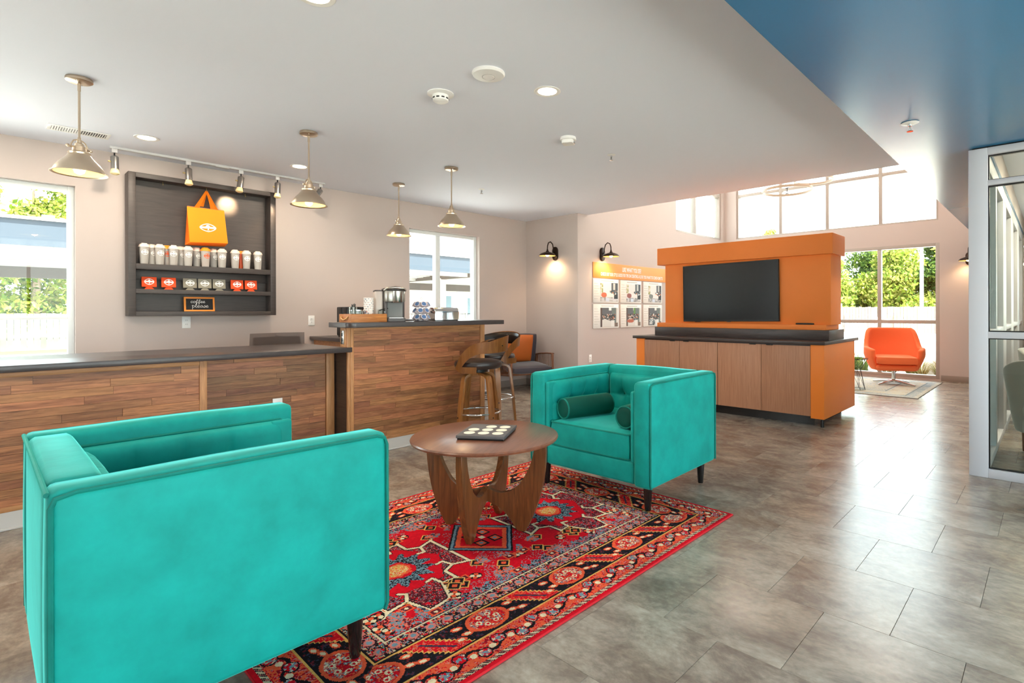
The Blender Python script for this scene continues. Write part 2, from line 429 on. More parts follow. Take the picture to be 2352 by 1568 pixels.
M_orange_d = mat('orange_paint', (244, 136, 62), 0.5, spec=0.35, var=0.03, vscale=3)
M_screen = mat('tv_screen', (30, 30, 31), 0.25, spec=0.35)
M_velvet = velvet('teal_velvet', (12, 150, 140), (120, 255, 245))
M_velvet_d = velvet('teal_velvet_dark', (6, 96, 80), (50, 200, 170))
M_pipe = velvet('teal_piping', (8, 116, 104), (60, 220, 200))
M_leather = mat('dark_brown_leather', (54, 44, 42), 0.32, spec=0.5, bump=0.05, bscale=120)
M_grayfab = mat('charcoal_fabric', (74, 70, 78), 0.85, sheen=0.4, bump=0.1, bscale=220)
M_orangefab = mat('rust_orange_leather', (190, 98, 36), 0.55, var=0.06)
M_orangeup = mat('orange_wool', (250, 118, 66), 0.8, sheen=0.3, sheen_tint=(255, 170, 130))
M_taskchair = mat('taupe_leather', (112, 98, 92), 0.5)
M_grayvel = mat('gray_velvet', (168, 162, 156), 0.7, sheen=0.6)
M_bulb = mat('warm_bulb', (255, 210, 140), 0.4, emit=(255, 214, 150), emit_s=14.0)
M_shade_in = mat('lamp_inner_white', (250, 226, 170), 0.5)
M_disc = mat('downlight_lens', (255, 240, 210), 0.4, emit=(255, 236, 200), emit_s=9.0)
M_gray = mat('mid_gray', (120, 118, 116), 0.5)
M_vc = vcol('print_colours', 0.55)
# ------------------------------------------------------------------ room shell
def wall(name, axis, p0, p1, a0, a1, z0, z1, holes, m):
    """slab between p0 and p1 along the normal, spanning a0..a1 and z0..z1, with rectangular openings"""
    As = sorted({a0, a1, *[h[0] for h in holes], *[h[1] for h in holes]})
    Zs = sorted({z0, z1, *[h[2] for h in holes], *[h[3] for h in holes]})
    na, nz = len(As) - 1, len(Zs) - 1
    solid = [[not any(h[0] <= (As[i] + As[i + 1]) / 2 <= h[1] and h[2] <= (Zs[j] + Zs[j + 1]) / 2 <= h[3] for h in holes) for j in range(nz)] for i in range(na)]
    bm = B(); cache = {}
    def V(i, j, k):
        key = (i, j, k)
        if key not in cache:
            p = (p0, p1)[k]
            cache[key] = bm.verts.new((As[i], p, Zs[j]) if axis == 'y' else (p, As[i], Zs[j]))
        return cache[key]
    S = lambda i, j: 0 <= i < na and 0 <= j < nz and solid[i][j]
    for i in range(na):
        for j in range(nz):
            if not solid[i][j]: continue
            for k in (0, 1): bm.faces.new([V(i, j, k), V(i + 1, j, k), V(i + 1, j + 1, k), V(i, j + 1, k)])
            if not S(i - 1, j): bm.faces.new([V(i, j, 0), V(i, j, 1), V(i, j + 1, 1), V(i, j + 1, 0)])
            if not S(i + 1, j): bm.faces.new([V(i + 1, j, 0), V(i + 1, j, 1), V(i + 1, j + 1, 1), V(i + 1, j + 1, 0)])
            if not S(i, j - 1): bm.faces.new([V(i, j, 0), V(i, j, 1), V(i + 1, j, 1), V(i + 1, j, 0)])
            if not S(i, j + 1): bm.faces.new([V(i, j + 1, 0), V(i, j + 1, 1), V(i + 1, j + 1, 1), V(i + 1, j + 1, 0)])
    return struct(fin(bm, name, m, smooth=False))
T = 0.18
WIN1 = (-1.25, 0.585, 0.62, 2.326)
WIN2 = (3.932, 5.128, 0.92, 2.333)
WIN3 = (8.955, 10.87, 2.714, 4.35)
WIN4 = (1.44, 4.05, 0.03, 2.35)
WIN5 = (1.455, 5.06, 2.735, 4.35)
WINO = (-2.2, -0.25, 0.85, 2.15)
wall('wall_left', 'y', W1, W1 + T, XB - T, W2 + T, -0.1, ZW + 0.3, [WIN1, WIN2], M_wall)
wall('wall_end', 'x', W2, W2 + T, W3 + T, W1, -0.1, ZW + 0.3, [], M_wall)
wall('wall_poster', 'y', W3, W3 + T, W2, W4 + T, -0.1, ZH, [WIN3], M_wall)
wall('wall_far', 'x', W4, W4 + T, YR, W3, -0.1, ZH, [WIN4, WIN5, WINO], M_wall)
WB = [(3.6, 5.6, 0.75, 2.30)]
WR = [(-2.95, -0.6, 0.06, 2.32), (-0.48, 1.9, 0.06, 2.32), (2.02, 4.5, 0.06, 2.32)]  # windows out of view, enlarged to throw more daylight into the room
wall('wall_back', 'x', XB - T, XB, YR - T, W1, -0.1, ZW + 0.3, WB, M_wall)
wall('wall_right', 'y', YR - T, YR, XB, W4 + T, -0.1, ZW + 0.3, WR, M_wall)
struct(box('ceiling', XB, CE, SE, W1, ZW, ZW + 0.3, M_ceil))
struct(box('ceiling_high', CE, W4, SE - 0.1, W3, ZH, ZH + 0.2, M_ceil))
struct(box('trim_1', CE - 0.2, CE, SE, W3, ZW + 0.3, ZH, M_wall))
bm = B(); abox(bm, XB, 4.98, YR, SE, ZS, ZS + 0.03); abox(bm, 4.98, W4, 0.351, SE, ZS, ZS + 0.03)
struct(fin(bm, 'ceiling_soffit', M_blue, smooth=False))
bm = B(); abox(bm, XB, 4.98, YR, SE, ZS + 0.03, ZW + 0.3); abox(bm, 4.98, W4, 0.351, SE, ZS + 0.03, ZH)
struct(fin(bm, 'trim_2', M_wall, smooth=False))
struct(box('ceiling_office', 4.98, W4, YR, 0.351, 2.62, 2.7, M_ceil))

# floor: dark bed and separate vinyl tiles on it
fl = struct(box('floor', XB - T, W4 + T, YR - T, W1 + T, -0.12, -0.004, M_grout))
PX, OX, PY, OY = 0.4578, -0.0213, 0.4555, -0.0037
def tile_mesh(sx, sy):
    bm = B(); g = 0.0006; e = 0.0012
    lo = [bm.verts.new((x, y, -0.004)) for x, y in ((g, g), (sx - g, g), (sx - g, sy - g), (g, sy - g))]
    mi = [bm.verts.new((v.co.x, v.co.y, -0.0011)) for v in lo]
    hi = [bm.verts.new((x, y, 0.0)) for x, y in ((e, e), (sx - e, e), (sx - e, sy - e), (e, sy - e))]
    for k in range(4):
        k2 = (k + 1) % 4
        bm.faces.new((lo[k], lo[k2], mi[k2], mi[k])); bm.faces.new((mi[k], mi[k2], hi[k2], hi[k]))
    bm.faces.new(hi)
    me = bpy.data.meshes.new('tile'); bm.to_mesh(me); bm.free(); me.materials.append(M_floor); return me
tm = tile_mesh(PX, PY)
tiles = []
for k in range(-7, 25):
    x0 = OX + k * PX
    off = 0.0 if k % 2 else PY / 2
    for j in range(-7, 15):
        y0 = OY + j * PY + off
        if x0 < XB - 0.3 or x0 + PX > W4 + 0.45 or y0 < YR - 0.3 or y0 + PY > W1 + 0.4: continue
        cx, cy = x0 + PX / 2, y0 + PY / 2
        fw = cx * _c + cy * _s; rt = cx * _s - cy * _c
        vis = False
        if fw > 0.9:
            u = CAM_CX + CAM_F * rt / fw; v = CAM_CY + CAM_F * CAM_H / fw
            vis = -120 < u < 2470 and v < 1700
            if cy > CF + 0.1 and cx < 3.4: vis = False
            if 5.9 < cx < 6.9 and 1.75 < cy < 4.0: vis = False
            if 0.75 < cx < 2.8 and 1.6 < cy < 2.9: vis = False
            if cx < 0.9 and 1.75 < cy < 3.6: vis = False
            if cy > W3 and cx > W2: vis = False
        tiles.append((not vis, cx * cx + cy * cy, x0, y0))
tiles.sort()
bmr = B()
for n, (hid, d2, x0, y0) in enumerate(tiles):
    if n < 298 and not hid:
        o = bpy.data.objects.new('tile', tm); C.objects.link(o); o.location = (x0, y0, 0); o.parent = fl
    else:
        g = 0.0007
        bmr.faces.new([bmr.verts.new(p) for p in ((x0 + g, y0 + g, 0), (x0 + PX - g, y0 + g, 0), (x0 + PX - g, y0 + PY - g, 0), (x0 + g, y0 + PY - g, 0))])
setp(fin(bmr, 'tile_field', M_floor, fl, smooth=False, recalc=False), kind='stuff')

struct(box('baseboard_far', W4 - 0.012, W4, 0.462, 1.42, 0.0, 0.10, M_taupe, bev=0.003))
struct(box('baseboard_poster', W2, W4, W3 - 0.012, W3, 0.0, 0.10, M_taupe, bev=0.003))
struct(box('baseboard_end', W2 - 0.012, W2, W3, W1, 0.0, 0.10, M_taupe, bev=0.003))
struct(box('baseboard_left', 3.9, W2 - 0.012, W1 - 0.012, W1, 0.0, 0.10, M_taupe, bev=0.003))

# ------------------------------------------------------------------ windows
def window(name, axis, p, a0, a1, z0, z1, fm, fw=0.05, mull=(), trans=(), dep=0.06, mw=0.055, mdep=None):
    """frame members are parts; every light of glass is a pane of its own"""
    o = thing(name, None, None); o['kind'] = 'structure'; ROOT[o] = Matrix.Identity(4)
    def bar(nm, aa, ab, za, zb, d):
        if axis == 'y': box(nm, aa, ab, p - d / 2, p + d / 2, za, zb, fm, o, bev=0.004)
        else: box(nm, p - d / 2, p + d / 2, aa, ab, za, zb, fm, o, bev=0.004)
    bar('jamb', a0, a0 + fw, z0, z1, dep); bar('jamb', a1 - fw, a1, z0, z1, dep)
    bar('head', a0 + fw, a1 - fw, z1 - fw, z1, dep); bar('sill', a0 + fw, a1 - fw, z0, z0 + fw, dep)
    xs = [a0 + fw] + [v for m_ in mull for v in (m_ - mw / 2, m_ + mw / 2)] + [a1 - fw]
    for m_ in mull: bar('mullion', m_ - mw / 2, m_ + mw / 2, z0 + fw, z1 - fw, dep * 0.9)
    zs = [z0 + fw] + [v for t in trans for v in (t - mw / 2, t + mw / 2)] + [z1 - fw]
    for i in range(0, len(xs), 2):
        for t in trans: bar('transom', xs[i], xs[i + 1], t - mw / 2, t + mw / 2, dep * 0.9)
        for j in range(0, len(zs), 2):
            if axis == 'y': box('pane', xs[i], xs[i + 1], p - 0.003, p + 0.003, zs[j], zs[j + 1], M_glass, o)
            else: box('pane', p - 0.003, p + 0.003, xs[i], xs[i + 1], zs[j], zs[j + 1], M_glass, o)
    return o
def casing(name, axis, p, a0, a1, z0, z1, w, d, m):
    """flat trim lining an opening"""
    o = thing(name, None, None); o['kind'] = 'structure'; ROOT[o] = Matrix.Identity(4)
    for nm, aa, ab, za, zb in (('side_lining', a0 - w, a0, z0 - w, z1 + w), ('side_lining', a1, a1 + w, z0 - w, z1 + w), ('head_lining', a0, a1, z1, z1 + w), ('stool', a0, a1, z0 - w, z0)):
        if axis == 'y': box(nm, aa, ab, p - d, p, za, zb, m, o, bev=0.002)
        else: box(nm, p - d, p, aa, ab, za, zb, m, o, bev=0.002)
    return o
window('window_1', 'y', W1 + 0.12, *WIN1[:2], *WIN1[2:], M_vinyl, 0.045, trans=(1.155,), dep=0.09, mw=0.03)
window('window_2', 'y', W1 + 0.12, *WIN2[:2], *WIN2[2:], M_vinyl, 0.05, mull=(4.44,), trans=(), dep=0.09, mw=0.075)
window('window_3', 'y', W3 + 0.10, *WIN3[:2], *WIN3[2:], M_alu, 0.05, mull=(9.79,), trans=(3.68,), dep=0.12, mw=0.06)
window('window_4', 'x', W4 + 0.06, *WIN4[:2], *WIN4[2:], M_alu, 0.055, mull=(2.342, 3.25), trans=(1.0,), dep=0.12, mw=0.06)
window('window_5', 'x', W4 + 0.10, *WIN5[:2], *WIN5[2:], M_alu, 0.035, mull=(2.33, 3.235, 4.13), trans=(3.66,), dep=0.12, mw=0.06)
window('window_6', 'x', W4 + 0.08, *WINO[:2], *WINO[2:], M_alu, 0.05, mull=(-1.2,), dep=0.10)
n = 7
for h in WB: window('window_%d' % n, 'x', XB - 0.09, h[0], h[1], h[2], h[3], M_alu, 0.05, mull=((h[0] + h[1]) / 2,), dep=0.1); n += 1
for h in WR: window('window_%d' % n, 'y', YR - 0.09, h[0], h[1], h[2], h[3], M_alu, 0.05, mull=((h[0] + h[1]) / 2,), dep=0.1); n += 1
def hole_portal(i, axis, p, h, nrm):
    cx, cz = (h[0] + h[1]) / 2, (h[2] + h[3]) / 2
    loc = (cx, p, cz) if axis == 'y' else (p, cx, cz)
    portal('daylight_portal', loc, h[1] - h[0], h[3] - h[2], nrm)
for h in (WIN1, WIN2): hole_portal(0, 'y', W1 + T + 0.01, h, (0, -1, 0))
hole_portal(0, 'y', W3 + T + 0.01, WIN3, (0, -1, 0))
for h in (WIN4, WIN5, WINO): hole_portal(0, 'x', W4 + T + 0.01, h, (-1, 0, 0))
for h in WB: hole_portal(0, 'x', XB - T - 0.01, h, (1, 0, 0))
for h in WR: hole_portal(0, 'y', YR - T - 0.01, h, (0, 1, 0))

# ------------------------------------------------------------------ glazed office partition
gp = thing('glazed_partition', 'white framed glass office partition under the blue soffit', 'partition', (4.93, 0.41, 0))
XG = 4.87
box('corner_post', XG, XG + 0.11, 0.351, 0.462, 0.0, ZS - 0.012, M_white, gp, bev=0.003)
for z0, z1, nm in ((0.0, 0.062, 'bottom_rail'), (0.999, 1.045, 'middle_rail'), (2.093, 2.13, 'upper_rail'), (2.313, ZS - 0.012, 'top_rail')):
    box(nm, XG, XG + 0.09, -2.59, 0.351, z0, z1, M_white, gp, bev=0.003)
box('shadow_line_strip', XG + 0.02, XG + 0.09, -2.59, 0.44, ZS - 0.012, ZS, M_black, gp)  # black strip stands in for the shadow line under the soffit
for y in (-0.85, -2.05): box('post', XG, XG + 0.09, y - 0.03, y + 0.03, 0.062, 2.313, M_white, gp, bev=0.003)
for z0, z1 in ((0.062, 0.999), (1.045, 2.093), (2.13, 2.313)):
    for y0, y1 in ((-0.82, 0.351), (-2.02, -0.88)):
        pn = box('pane', XG + 0.04, XG + 0.05, y0 + 0.008, y1 - 0.008, z0 + 0.008, z1 - 0.008, M_oglass, gp)
        bm = B()
        for a, b, c, d in ((y0, y1, z0, z0 + 0.008), (y0, y1, z1 - 0.008, z1), (y0, y0 + 0.008, z0 + 0.008, z1 - 0.008), (y1 - 0.008, y1, z0 + 0.008, z1 - 0.008)): abox(bm, XG + 0.03, XG + 0.06, a, b, c, d)
        fin(bm, 'gasket', M_black, pn, True)
gs = thing('glazed_side_wall', 'receding glass side wall of the office with white posts', 'partition', (7.9, 0.40, 0))
XS0 = XG + 0.11
posts = [(5.75, 5.86), (6.62, 7.05), (7.9, 8.35), (9.3, 9.75), (10.6, 11.0)]
box('bottom_rail', XS0, W4, 0.36, 0.45, 0.0, 0.062, M_white, gs, bev=0.003)
box('top_rail', XS0, W4, 0.36, 0.45, 2.25, ZS, M_white, gs, bev=0.003)
prev = XS0
for a, b in posts:
    box('post', a, b, 0.36, 0.45, 0.062, 2.25, M_white, gs, bev=0.003)
    box('middle_rail', prev, a, 0.36, 0.45, 0.999, 1.045, M_white, gs, bev=0.003)
    for z0, z1 in ((0.062, 0.999), (1.045, 2.25)): box('pane', prev + 0.004, a - 0.004, 0.40, 0.408, z0 + 0.004, z1 - 0.004, M_oglass, gs)
    prev = b
# ------------------------------------------------------------------ reception desk and bar
rng = random.Random(11)
def planks(parent, x0, x1, z0, z1, y, rows, lmin=0.12, lmax=0.75):
    rh = (z1 - z0) / rows
    for r in range(rows):
        za, zb = z0 + r * rh, z0 + (r + 1) * rh
        x = x0; first = True
        while x < x1 - 1e-4:
            L = rng.uniform(lmin, lmax) * (rng.uniform(0.3, 1) if first else 1); first = False
            xe = min(x1, x + L)
            if x1 - xe < 0.07: xe = x1
            pr = rng.uniform(0.009, 0.014)
            box('plank', x + 0.0006, xe - 0.0006, y - pr, y, za + 0.0006, zb - 0.0006, M_plank, parent)
            x = xe
desk = thing('reception_desk', 'long low reception desk faced with horizontal reclaimed teak planks', 'desk', (0.3, 4.5, 0))
YF = CF + 0.014
box('carcass', -1.4, 1.049, YF, 4.95, 0.10, 0.872, M_shelf, desk)
box('plinth', -1.4, 1.049, CF - 0.002, 4.9, 0.0, 0.10, M_base, desk)
box('shoe_moulding', -1.4, 1.049, CF - 0.012, CF - 0.002, 0.0, 0.014, M_base, desk, bev=0.004)
box('bottom_trim', -1.4, 1.049, CF - 0.004, YF, 0.10, 0.128, M_trimx, desk, bev=0.002)
box('top_trim', -1.4, 1.006, CF - 0.004, YF, 0.842, 0.872, M_trimx, desk, bev=0.002)
box('end_trim', 1.006, 1.049, CF - 0.008, YF, 0.128, 0.872, M_trim, desk, bev=0.002)
planks(desk, -0.9, 1.006, 0.128, 0.842, YF, 15)
YRC = 4.50
rp = thing('desk_recess_panel', 'set-back teak plank panel of the desk knee space', 'panel', (1.5, 4.55, 0))
box('backing', 1.052, 2.018, YRC, YRC + 0.05, 0.10, 0.872, M_shelf, rp)
box('plinth', 1.052, 2.018, YRC - 0.012, YRC + 0.04, 0.0, 0.10, M_base, rp)
box('corner_trim', 1.95, 2.018, YRC - 0.03, YRC, 0.10, 0.872, M_trim, rp, bev=0.002)
planks(rp, 1.049, 1.95, 0.10, 0.872, YRC, 16, 0.2, 0.9)
wt = thing('desk_worktop', 'long charcoal laminate worktop of the low desk', 'worktop', (0.3, 4.6, 0.872))
bm = B()
poly = [(-1.4, 4.21), (2.03, 4.21), (2.05, 4.216), (2.056, 4.236), (2.056, 4.245), (2.018, 4.245), (2.018, 5.12), (-1.4, 5.12)]
aprism(bm, poly, 0.872, 0.910, None, 0.003); fin(bm, 'slab', M_slab, wt, True)
box('support_panel', -1.38, -1.34, 4.96, 5.08, 0.0, 0.872, M_shelf, wt)
box('support_panel', 1.0, 1.04, 4.96, 5.08, 0.0, 0.872, M_shelf, wt)

bar = thing('coffee_bar', 'tall coffee bar wall faced with horizontal reclaimed teak planks', 'bar counter', (2.74, 4.4, 0))
box('core', 2.042, 3.439, YF, 4.371, 0.10, 1.072, M_shelf, bar)
box('side_panel', 2.028, 2.042, CF + 0.01, 4.55, 0.0, 0.872, M_espresso, bar)
box('side_trim', 2.022, 2.042, CF + 0.01, 4.371, 0.91, 1.072, M_trim, bar, bev=0.002)
box('plinth', 2.045, 3.43, CF - 0.002, 4.36, 0.0, 0.10, M_base, bar)
box('shoe_moulding', 2.045, 3.43, CF - 0.012, CF - 0.002, 0.0, 0.014, M_base, bar, bev=0.004)
box('bottom_trim', 2.083, 3.40, CF - 0.004, YF, 0.10, 0.128, M_trimx, bar, bev=0.002)
box('top_trim', 2.083, 3.40, CF - 0.004, YF, 1.05, 1.072, M_trimx, bar, bev=0.002)
for a, b in ((2.028, 2.056), (2.056, 2.083)): box('corner_trim', a, b, CF - 0.010, YF, 0.0, 1.072, M_trim, bar, bev=0.003)
box('end_trim', 3.40, 3.453, CF - 0.010, YF, 0.0, 1.072, M_trim, bar, bev=0.003)
planks(bar, 2.083, 3.40, 0.128, 1.05, YF, 20, 0.15, 0.8)
box('return_wall', 3.335, 3.449, 4.371, 5.66, 0.0, 1.072, M_trim, bar)
op = box('outlet_plate', 2.016, 2.022, 4.30, 4.352, 0.935, 1.045, M_steel, bar, bev=0.002)
for z in (0.968, 1.012): box('socket', 2.0145, 2.016, 4.313, 4.339, z - 0.014, z + 0.014, M_black, op, bev=0.0004)
bw = thing('bar_worktop', 'raised charcoal bar top with a rounded corner holding the coffee things', 'worktop', (2.74, 4.28, 1.072))
bm = B()
def arc(cx, cy, r, a0, a1, n=7): return [(cx + r * math.cos(a0 + (a1 - a0) * k / n), cy + r * math.sin(a0 + (a1 - a0) * k / n)) for k in range(n + 1)]
poly = arc(1.962 + 0.07, 4.10 + 0.07, 0.07, PI, 1.5 * PI) + [(3.575, 4.10), (3.575, 5.75), (3.22, 5.75), (3.22, 4.45), (1.962, 4.45)]
aprism(bm, poly, 1.072, 1.113, None, 0.003); fin(bm, 'slab', M_slab, bw, True)
ZB = 1.113

# back counter on the window wall
bc = thing('back_counter', 'low back counter with dark top against the window wall', 'cabinet', (3.2, 6.0, 0))
box('carcass', 2.66, 3.28, 5.60, 6.43, 0.10, 0.875, M_plank, bc)
box('toe_kick', 2.68, 3.28, 5.66, 6.40, 0.0, 0.10, M_black, bc)
for k in range(2):
    d = box('door', 2.665 + k * 0.31, 2.97 + k * 0.305, 5.582, 5.60, 0.11, 0.86, M_plank, bc, bev=0.002)
    box('handle', 2.93 + k * 0.05, 2.945 + k * 0.05, 5.565, 5.582, 0.62, 0.76, M_steel, d, bev=0.003)
bct = thing('back_worktop', 'dark laminate top of the back counter', 'worktop', (3.2, 6.0, 0.875))
box('slab', 2.612, 3.30, 5.55, 6.435, 0.875, 0.915, M_slab, bct, bev=0.003)

# task chair behind the desk
tc = thing('task_chair', 'taupe leather office chair tucked behind the reception desk', 'chair', (1.83, 5.42, 0), PI)
bm = B()
def backf(u, v):
    x = (u - 0.5) * 0.49 * (1 - 0.06 * v); z = 0.52 + 0.49 * v
    return (x, 0.20 - 0.05 * (1 - (2 * u - 1) ** 2) + 0.03 * v, z)
agrid(bm, 15, 15, backf)
r = bmesh.ops.solidify(bm, geom=bm.faces[:], thickness=0.06)
bmesh.ops.bevel(bm, geom=[e for e in bm.edges if e.calc_face_angle(0) > 0.8], offset=0.018, segments=3, profile=0.5, affect='EDGES')
fin(bm, 'backrest', M_taskchair, tc)
bm = B(); cushion(bm, 0.50, 0.48, 0.09, M=TM((0, -0.03, 0.47))); fin(bm, 'seat', M_taskchair, tc)
lathe('gas_column', [(0, 0.1), (0.03, 0.1), (0.025, 0.42), (0, 0.42)], M_black, tc, 16)
for k in range(5):
    a = 2 * PI * k / 5
    tube('base_arm', [(0, 0, 0.11), (0.15 * math.cos(a), 0.15 * math.sin(a), 0.095), (0.29 * math.cos(a), 0.29 * math.sin(a), 0.07)], 0.018, M_steel, tc, 8)
    lathe('caster', [(0, -0.012), (0.026, -0.012), (0.03, 0), (0.026, 0.012), (0, 0.012)], M_black, tc, 14, M=TM((0.29 * math.cos(a), 0.29 * math.sin(a), 0.03), rx=PI / 2, rz=a))
box('back_strut', -0.03, 0.03, 0.16, 0.21, 0.40, 0.60, M_black, tc, bev=0.006, world=False)
box('seat_plate', -0.12, 0.12, -0.12, 0.20, 0.40, 0.43, M_black, tc, bev=0.006, world=False)

# outlets on the walls
def outlet(label, p, axis, dark=False):
    o = thing('wall_outlet', label, 'outlet', p)
    def bx(nm, a, b, z0, z1, d0, d1, m, par, bev=0.0):
        if axis == 'y': return box(nm, a, b, -d1, -d0, z0, z1, m, par, bev, world=False)
        return box(nm, -d1, -d0, a, b, z0, z1, m, par, bev, world=False)
    pl = bx('plate', -0.036, 0.036, -0.058, 0.058, 0, 0.006, M_plastic, o, 0.002)
    for z in (-0.02, 0.02):
        s_ = bx('socket', -0.017, 0.017, z - 0.014, z + 0.014, 0.006, 0.008, M_plastic, pl, 0.0008)
        for a in (-0.006, 0.006): bx('slot', a - 0.0012, a + 0.0012, z - 0.004, z + 0.006, 0.008, 0.0084, M_black, pl)
    return o
outlet('white wall outlet just below the dark display cabinet', (1.409, W1, 1.098), 'y')
outlet('white wall outlet near the back counter end', (2.635, W1, 1.098), 'y')
outlet('white low outlet on the poster wall', (6.382, W3, 0.468), 'y')
outlet('white outlet on the set-back desk panel', (1.575, YRC - 0.014, 0.468), 'y')

# ------------------------------------------------------------------ display cabinet on the wall
YD = 6.28
dc = thing('display_cabinet', 'dark stained open display cabinet with shelves hung on the wall', 'display cabinet', (1.56, W1, 1.165))
X0, X1, Z0, Z1 = 0.930, 2.195, 1.165, 2.500
box('back_panel', X0 + 0.02, X1 - 0.02, W1 - 0.012, W1 - 0.001, Z0 + 0.02, Z1 - 0.02, M_shelf, dc)
box('side_board', X0, X0 + 0.055, YD, W1 - 0.001, Z0, Z1, M_shelf, dc, bev=0.003)
box('side_board', X1 - 0.055, X1, YD, W1 - 0.001, Z0, Z1, M_shelf, dc, bev=0.003)
box('top_board', X0 + 0.055, X1 - 0.055, YD, W1 - 0.001, Z1 - 0.045, Z1, M_shelf, dc, bev=0.003)
box('bottom_board', X0 + 0.055, X1 - 0.055, YD, W1 - 0.001, Z0, Z0 + 0.042, M_shelf, dc, bev=0.003)
ZA, ZC, ZD = 1.655, 1.418, Z0 + 0.042
box('shelf', X0 + 0.055, X1 - 0.055, YD + 0.002, W1 - 0.012, ZA - 0.052, ZA, M_shelf, dc, bev=0.003)
box('shelf', X0 + 0.055, X1 - 0.055, YD + 0.002, W1 - 0.012, ZC - 0.042, ZC, M_shelf, dc, bev=0.003)
box('rear_rail', X0 + 0.055, X1 - 0.055, W1 - 0.03, W1 - 0.012, ZA - 0.14, ZA - 0.052, M_shelf, dc, bev=0.002)
M_brass = mat('brass', (214, 190, 130), 0.3, metal=1.0)
for u, v in ((374, 414), (474, 430), (563, 442)):
    p = on_y(u, v, YD + 0.07)
    tube('hook', [(p.x, p.y, Z1 - 0.045), (p.x, p.y, Z1 - 0.065), (p.x, p.y - 0.010, Z1 - 0.078), (p.x, p.y - 0.02, Z1 - 0.068)], 0.0022, M_brass, dc, 6, world=True)

# emblem: a pointed oval ring with a lettered band, a peak above it and a mark below
def emblem(bm, fn, w, h):
    def out(t):
        c, s_ = math.cos(t), math.sin(t)
        return (math.copysign(abs(c) ** 1.45, c), math.copysign(abs(s_) ** 1.12, s_))
    N = 40
    o_ = [bm.verts.new(fn(out(2 * PI * k / N)[0] * w / 2, out(2 * PI * k / N)[1] * h / 2)) for k in range(N)]
    i_ = [bm.verts.new(fn(out(2 * PI * k / N)[0] * w / 2 * 0.84, out(2 * PI * k / N)[1] * h / 2 * 0.80)) for k in range(N)]
    for k in range(N):
        k2 = (k + 1) % N; bm.faces.new((o_[k], o_[k2], i_[k2], i_[k]))
    def quad(pts): bm.faces.new([bm.verts.new(fn(a * w / 2, b * h / 2)) for a, b in pts])
    for k in range(8):
        a, b = -0.8 + 1.6 * k / 8, -0.8 + 1.6 * (k + 1) / 8
        quad([(a, -0.2), (b, -0.2), (b, 0.24), (a, 0.24)])
    quad([(-0.28, 0.24), (0.28, 0.24), (0.16, 0.6), (-0.02, 0.72), (-0.18, 0.55)])
    quad([(-0.18, -0.62), (0.2, -0.6), (0.06, -0.42), (0.12, -0.2), (-0.06, -0.2), (-0.02, -0.42)])
M_cup = glass('clear_tumbler', (228, 226, 220), 0.10, 0.05)
M_frost = mat('frosted_tumbler', (212, 202, 194), 0.3, alpha=0.60)
M_lid = mat('cream_lid', (240, 220, 206), 0.4)
M_lid_o = mat('orange_lid', (246, 150, 30), 0.4)
M_print = mat('white_print', (246, 242, 238), 0.6)
M_print_o = mat('orange_print', (240, 96, 40), 0.6)
M_tint = mat('green_insert', (150, 190, 174), 0.5, alpha=0.6)
M_tint_o = mat('orange_insert', (246, 150, 80), 0.5, alpha=0.75)
def tumbler(name, label, loc, white=True, orange=False, rz=0.0, group=None):
    t = thing(name, label, 'tumbler', loc, rz, group)
    H = 0.165
    lathe('cup_wall', [(0.0, 0.0), (0.031, 0.0), (0.032, 0.003), (0.0415, H), (0.0395, H), (0.032, 0.005), (0.0, 0.005)], M_frost, t, 28)
    lathe('inner_sleeve', [(0.0, 0.006), (0.0285, 0.006), (0.032, 0.055), (0.031, 0.055), (0.0, 0.008)], M_tint_o if orange else M_tint, t, 24)
    lm = M_lid_o if orange else M_lid
    ld = lathe('lid', [(0.0, H + 0.02), (0.031, H + 0.02), (0.037, H + 0.016), (0.042, H + 0.002), (0.0445, H - 0.002), (0.0445, H - 0.008), (0.0418, H - 0.008), (0.041, H), (0.0, H)], lm, t, 28)
    box('sip_tab', -0.022, 0.022, -0.012, 0.03, H + 0.02, H + 0.030, lm, ld, bev=0.004, world=False)
    bm = B()
    def fn(a, b):
        z = 0.108 + b; r = 0.032 + (0.0415 - 0.032) * z / H + 0.0006; th = -PI / 2 + a / r
        return (r * math.cos(th), r * math.sin(th), z)
    emblem(bm, fn, 0.062, 0.052); fin(bm, 'emblem', M_print_o if orange else M_print, t, smooth=False)
    return t
front = [(331, 0.05), (367, 0.1), (399, -0.2), (432, 0.0), (472, 0.2), (510, -0.1), (540, 0.1), (566, 0.0), (592, -0.15)]
base = on_y(331, 605, 6.335)
protoW = protoO = None
names = ['clear logo tumbler with cream lid at the shelf end beside the plain side board', 'clear logo tumbler with cream lid hiding an orange-lidded cup', 'clear logo tumbler with cream lid, third in the shelf row', 'clear logo tumbler with cream lid below the bag corner', 'clear tumbler with orange lid and orange logo under the tote bag',
         'clear logo tumbler with cream lid beside the orange-logo tumbler', 'clear logo tumbler with cream lid before the solid orange cup', 'clear logo tumbler with cream lid after the solid orange cup', 'last clear logo tumbler with cream lid by the far side board']
for k, (u, rz) in enumerate(front):
    p = on_y(u, 600, 6.316); loc = (p.x, 6.316, ZA)
    org = (k == 4)
    if org: tumbler('tumbler', names[k], loc, orange=True, rz=rz, group='tumblers on the display shelf')
    elif protoW is None: protoW = tumbler('tumbler', names[k], loc, rz=rz, group='tumblers on the display shelf')
    else: dup(protoW, loc, rz, names[k])
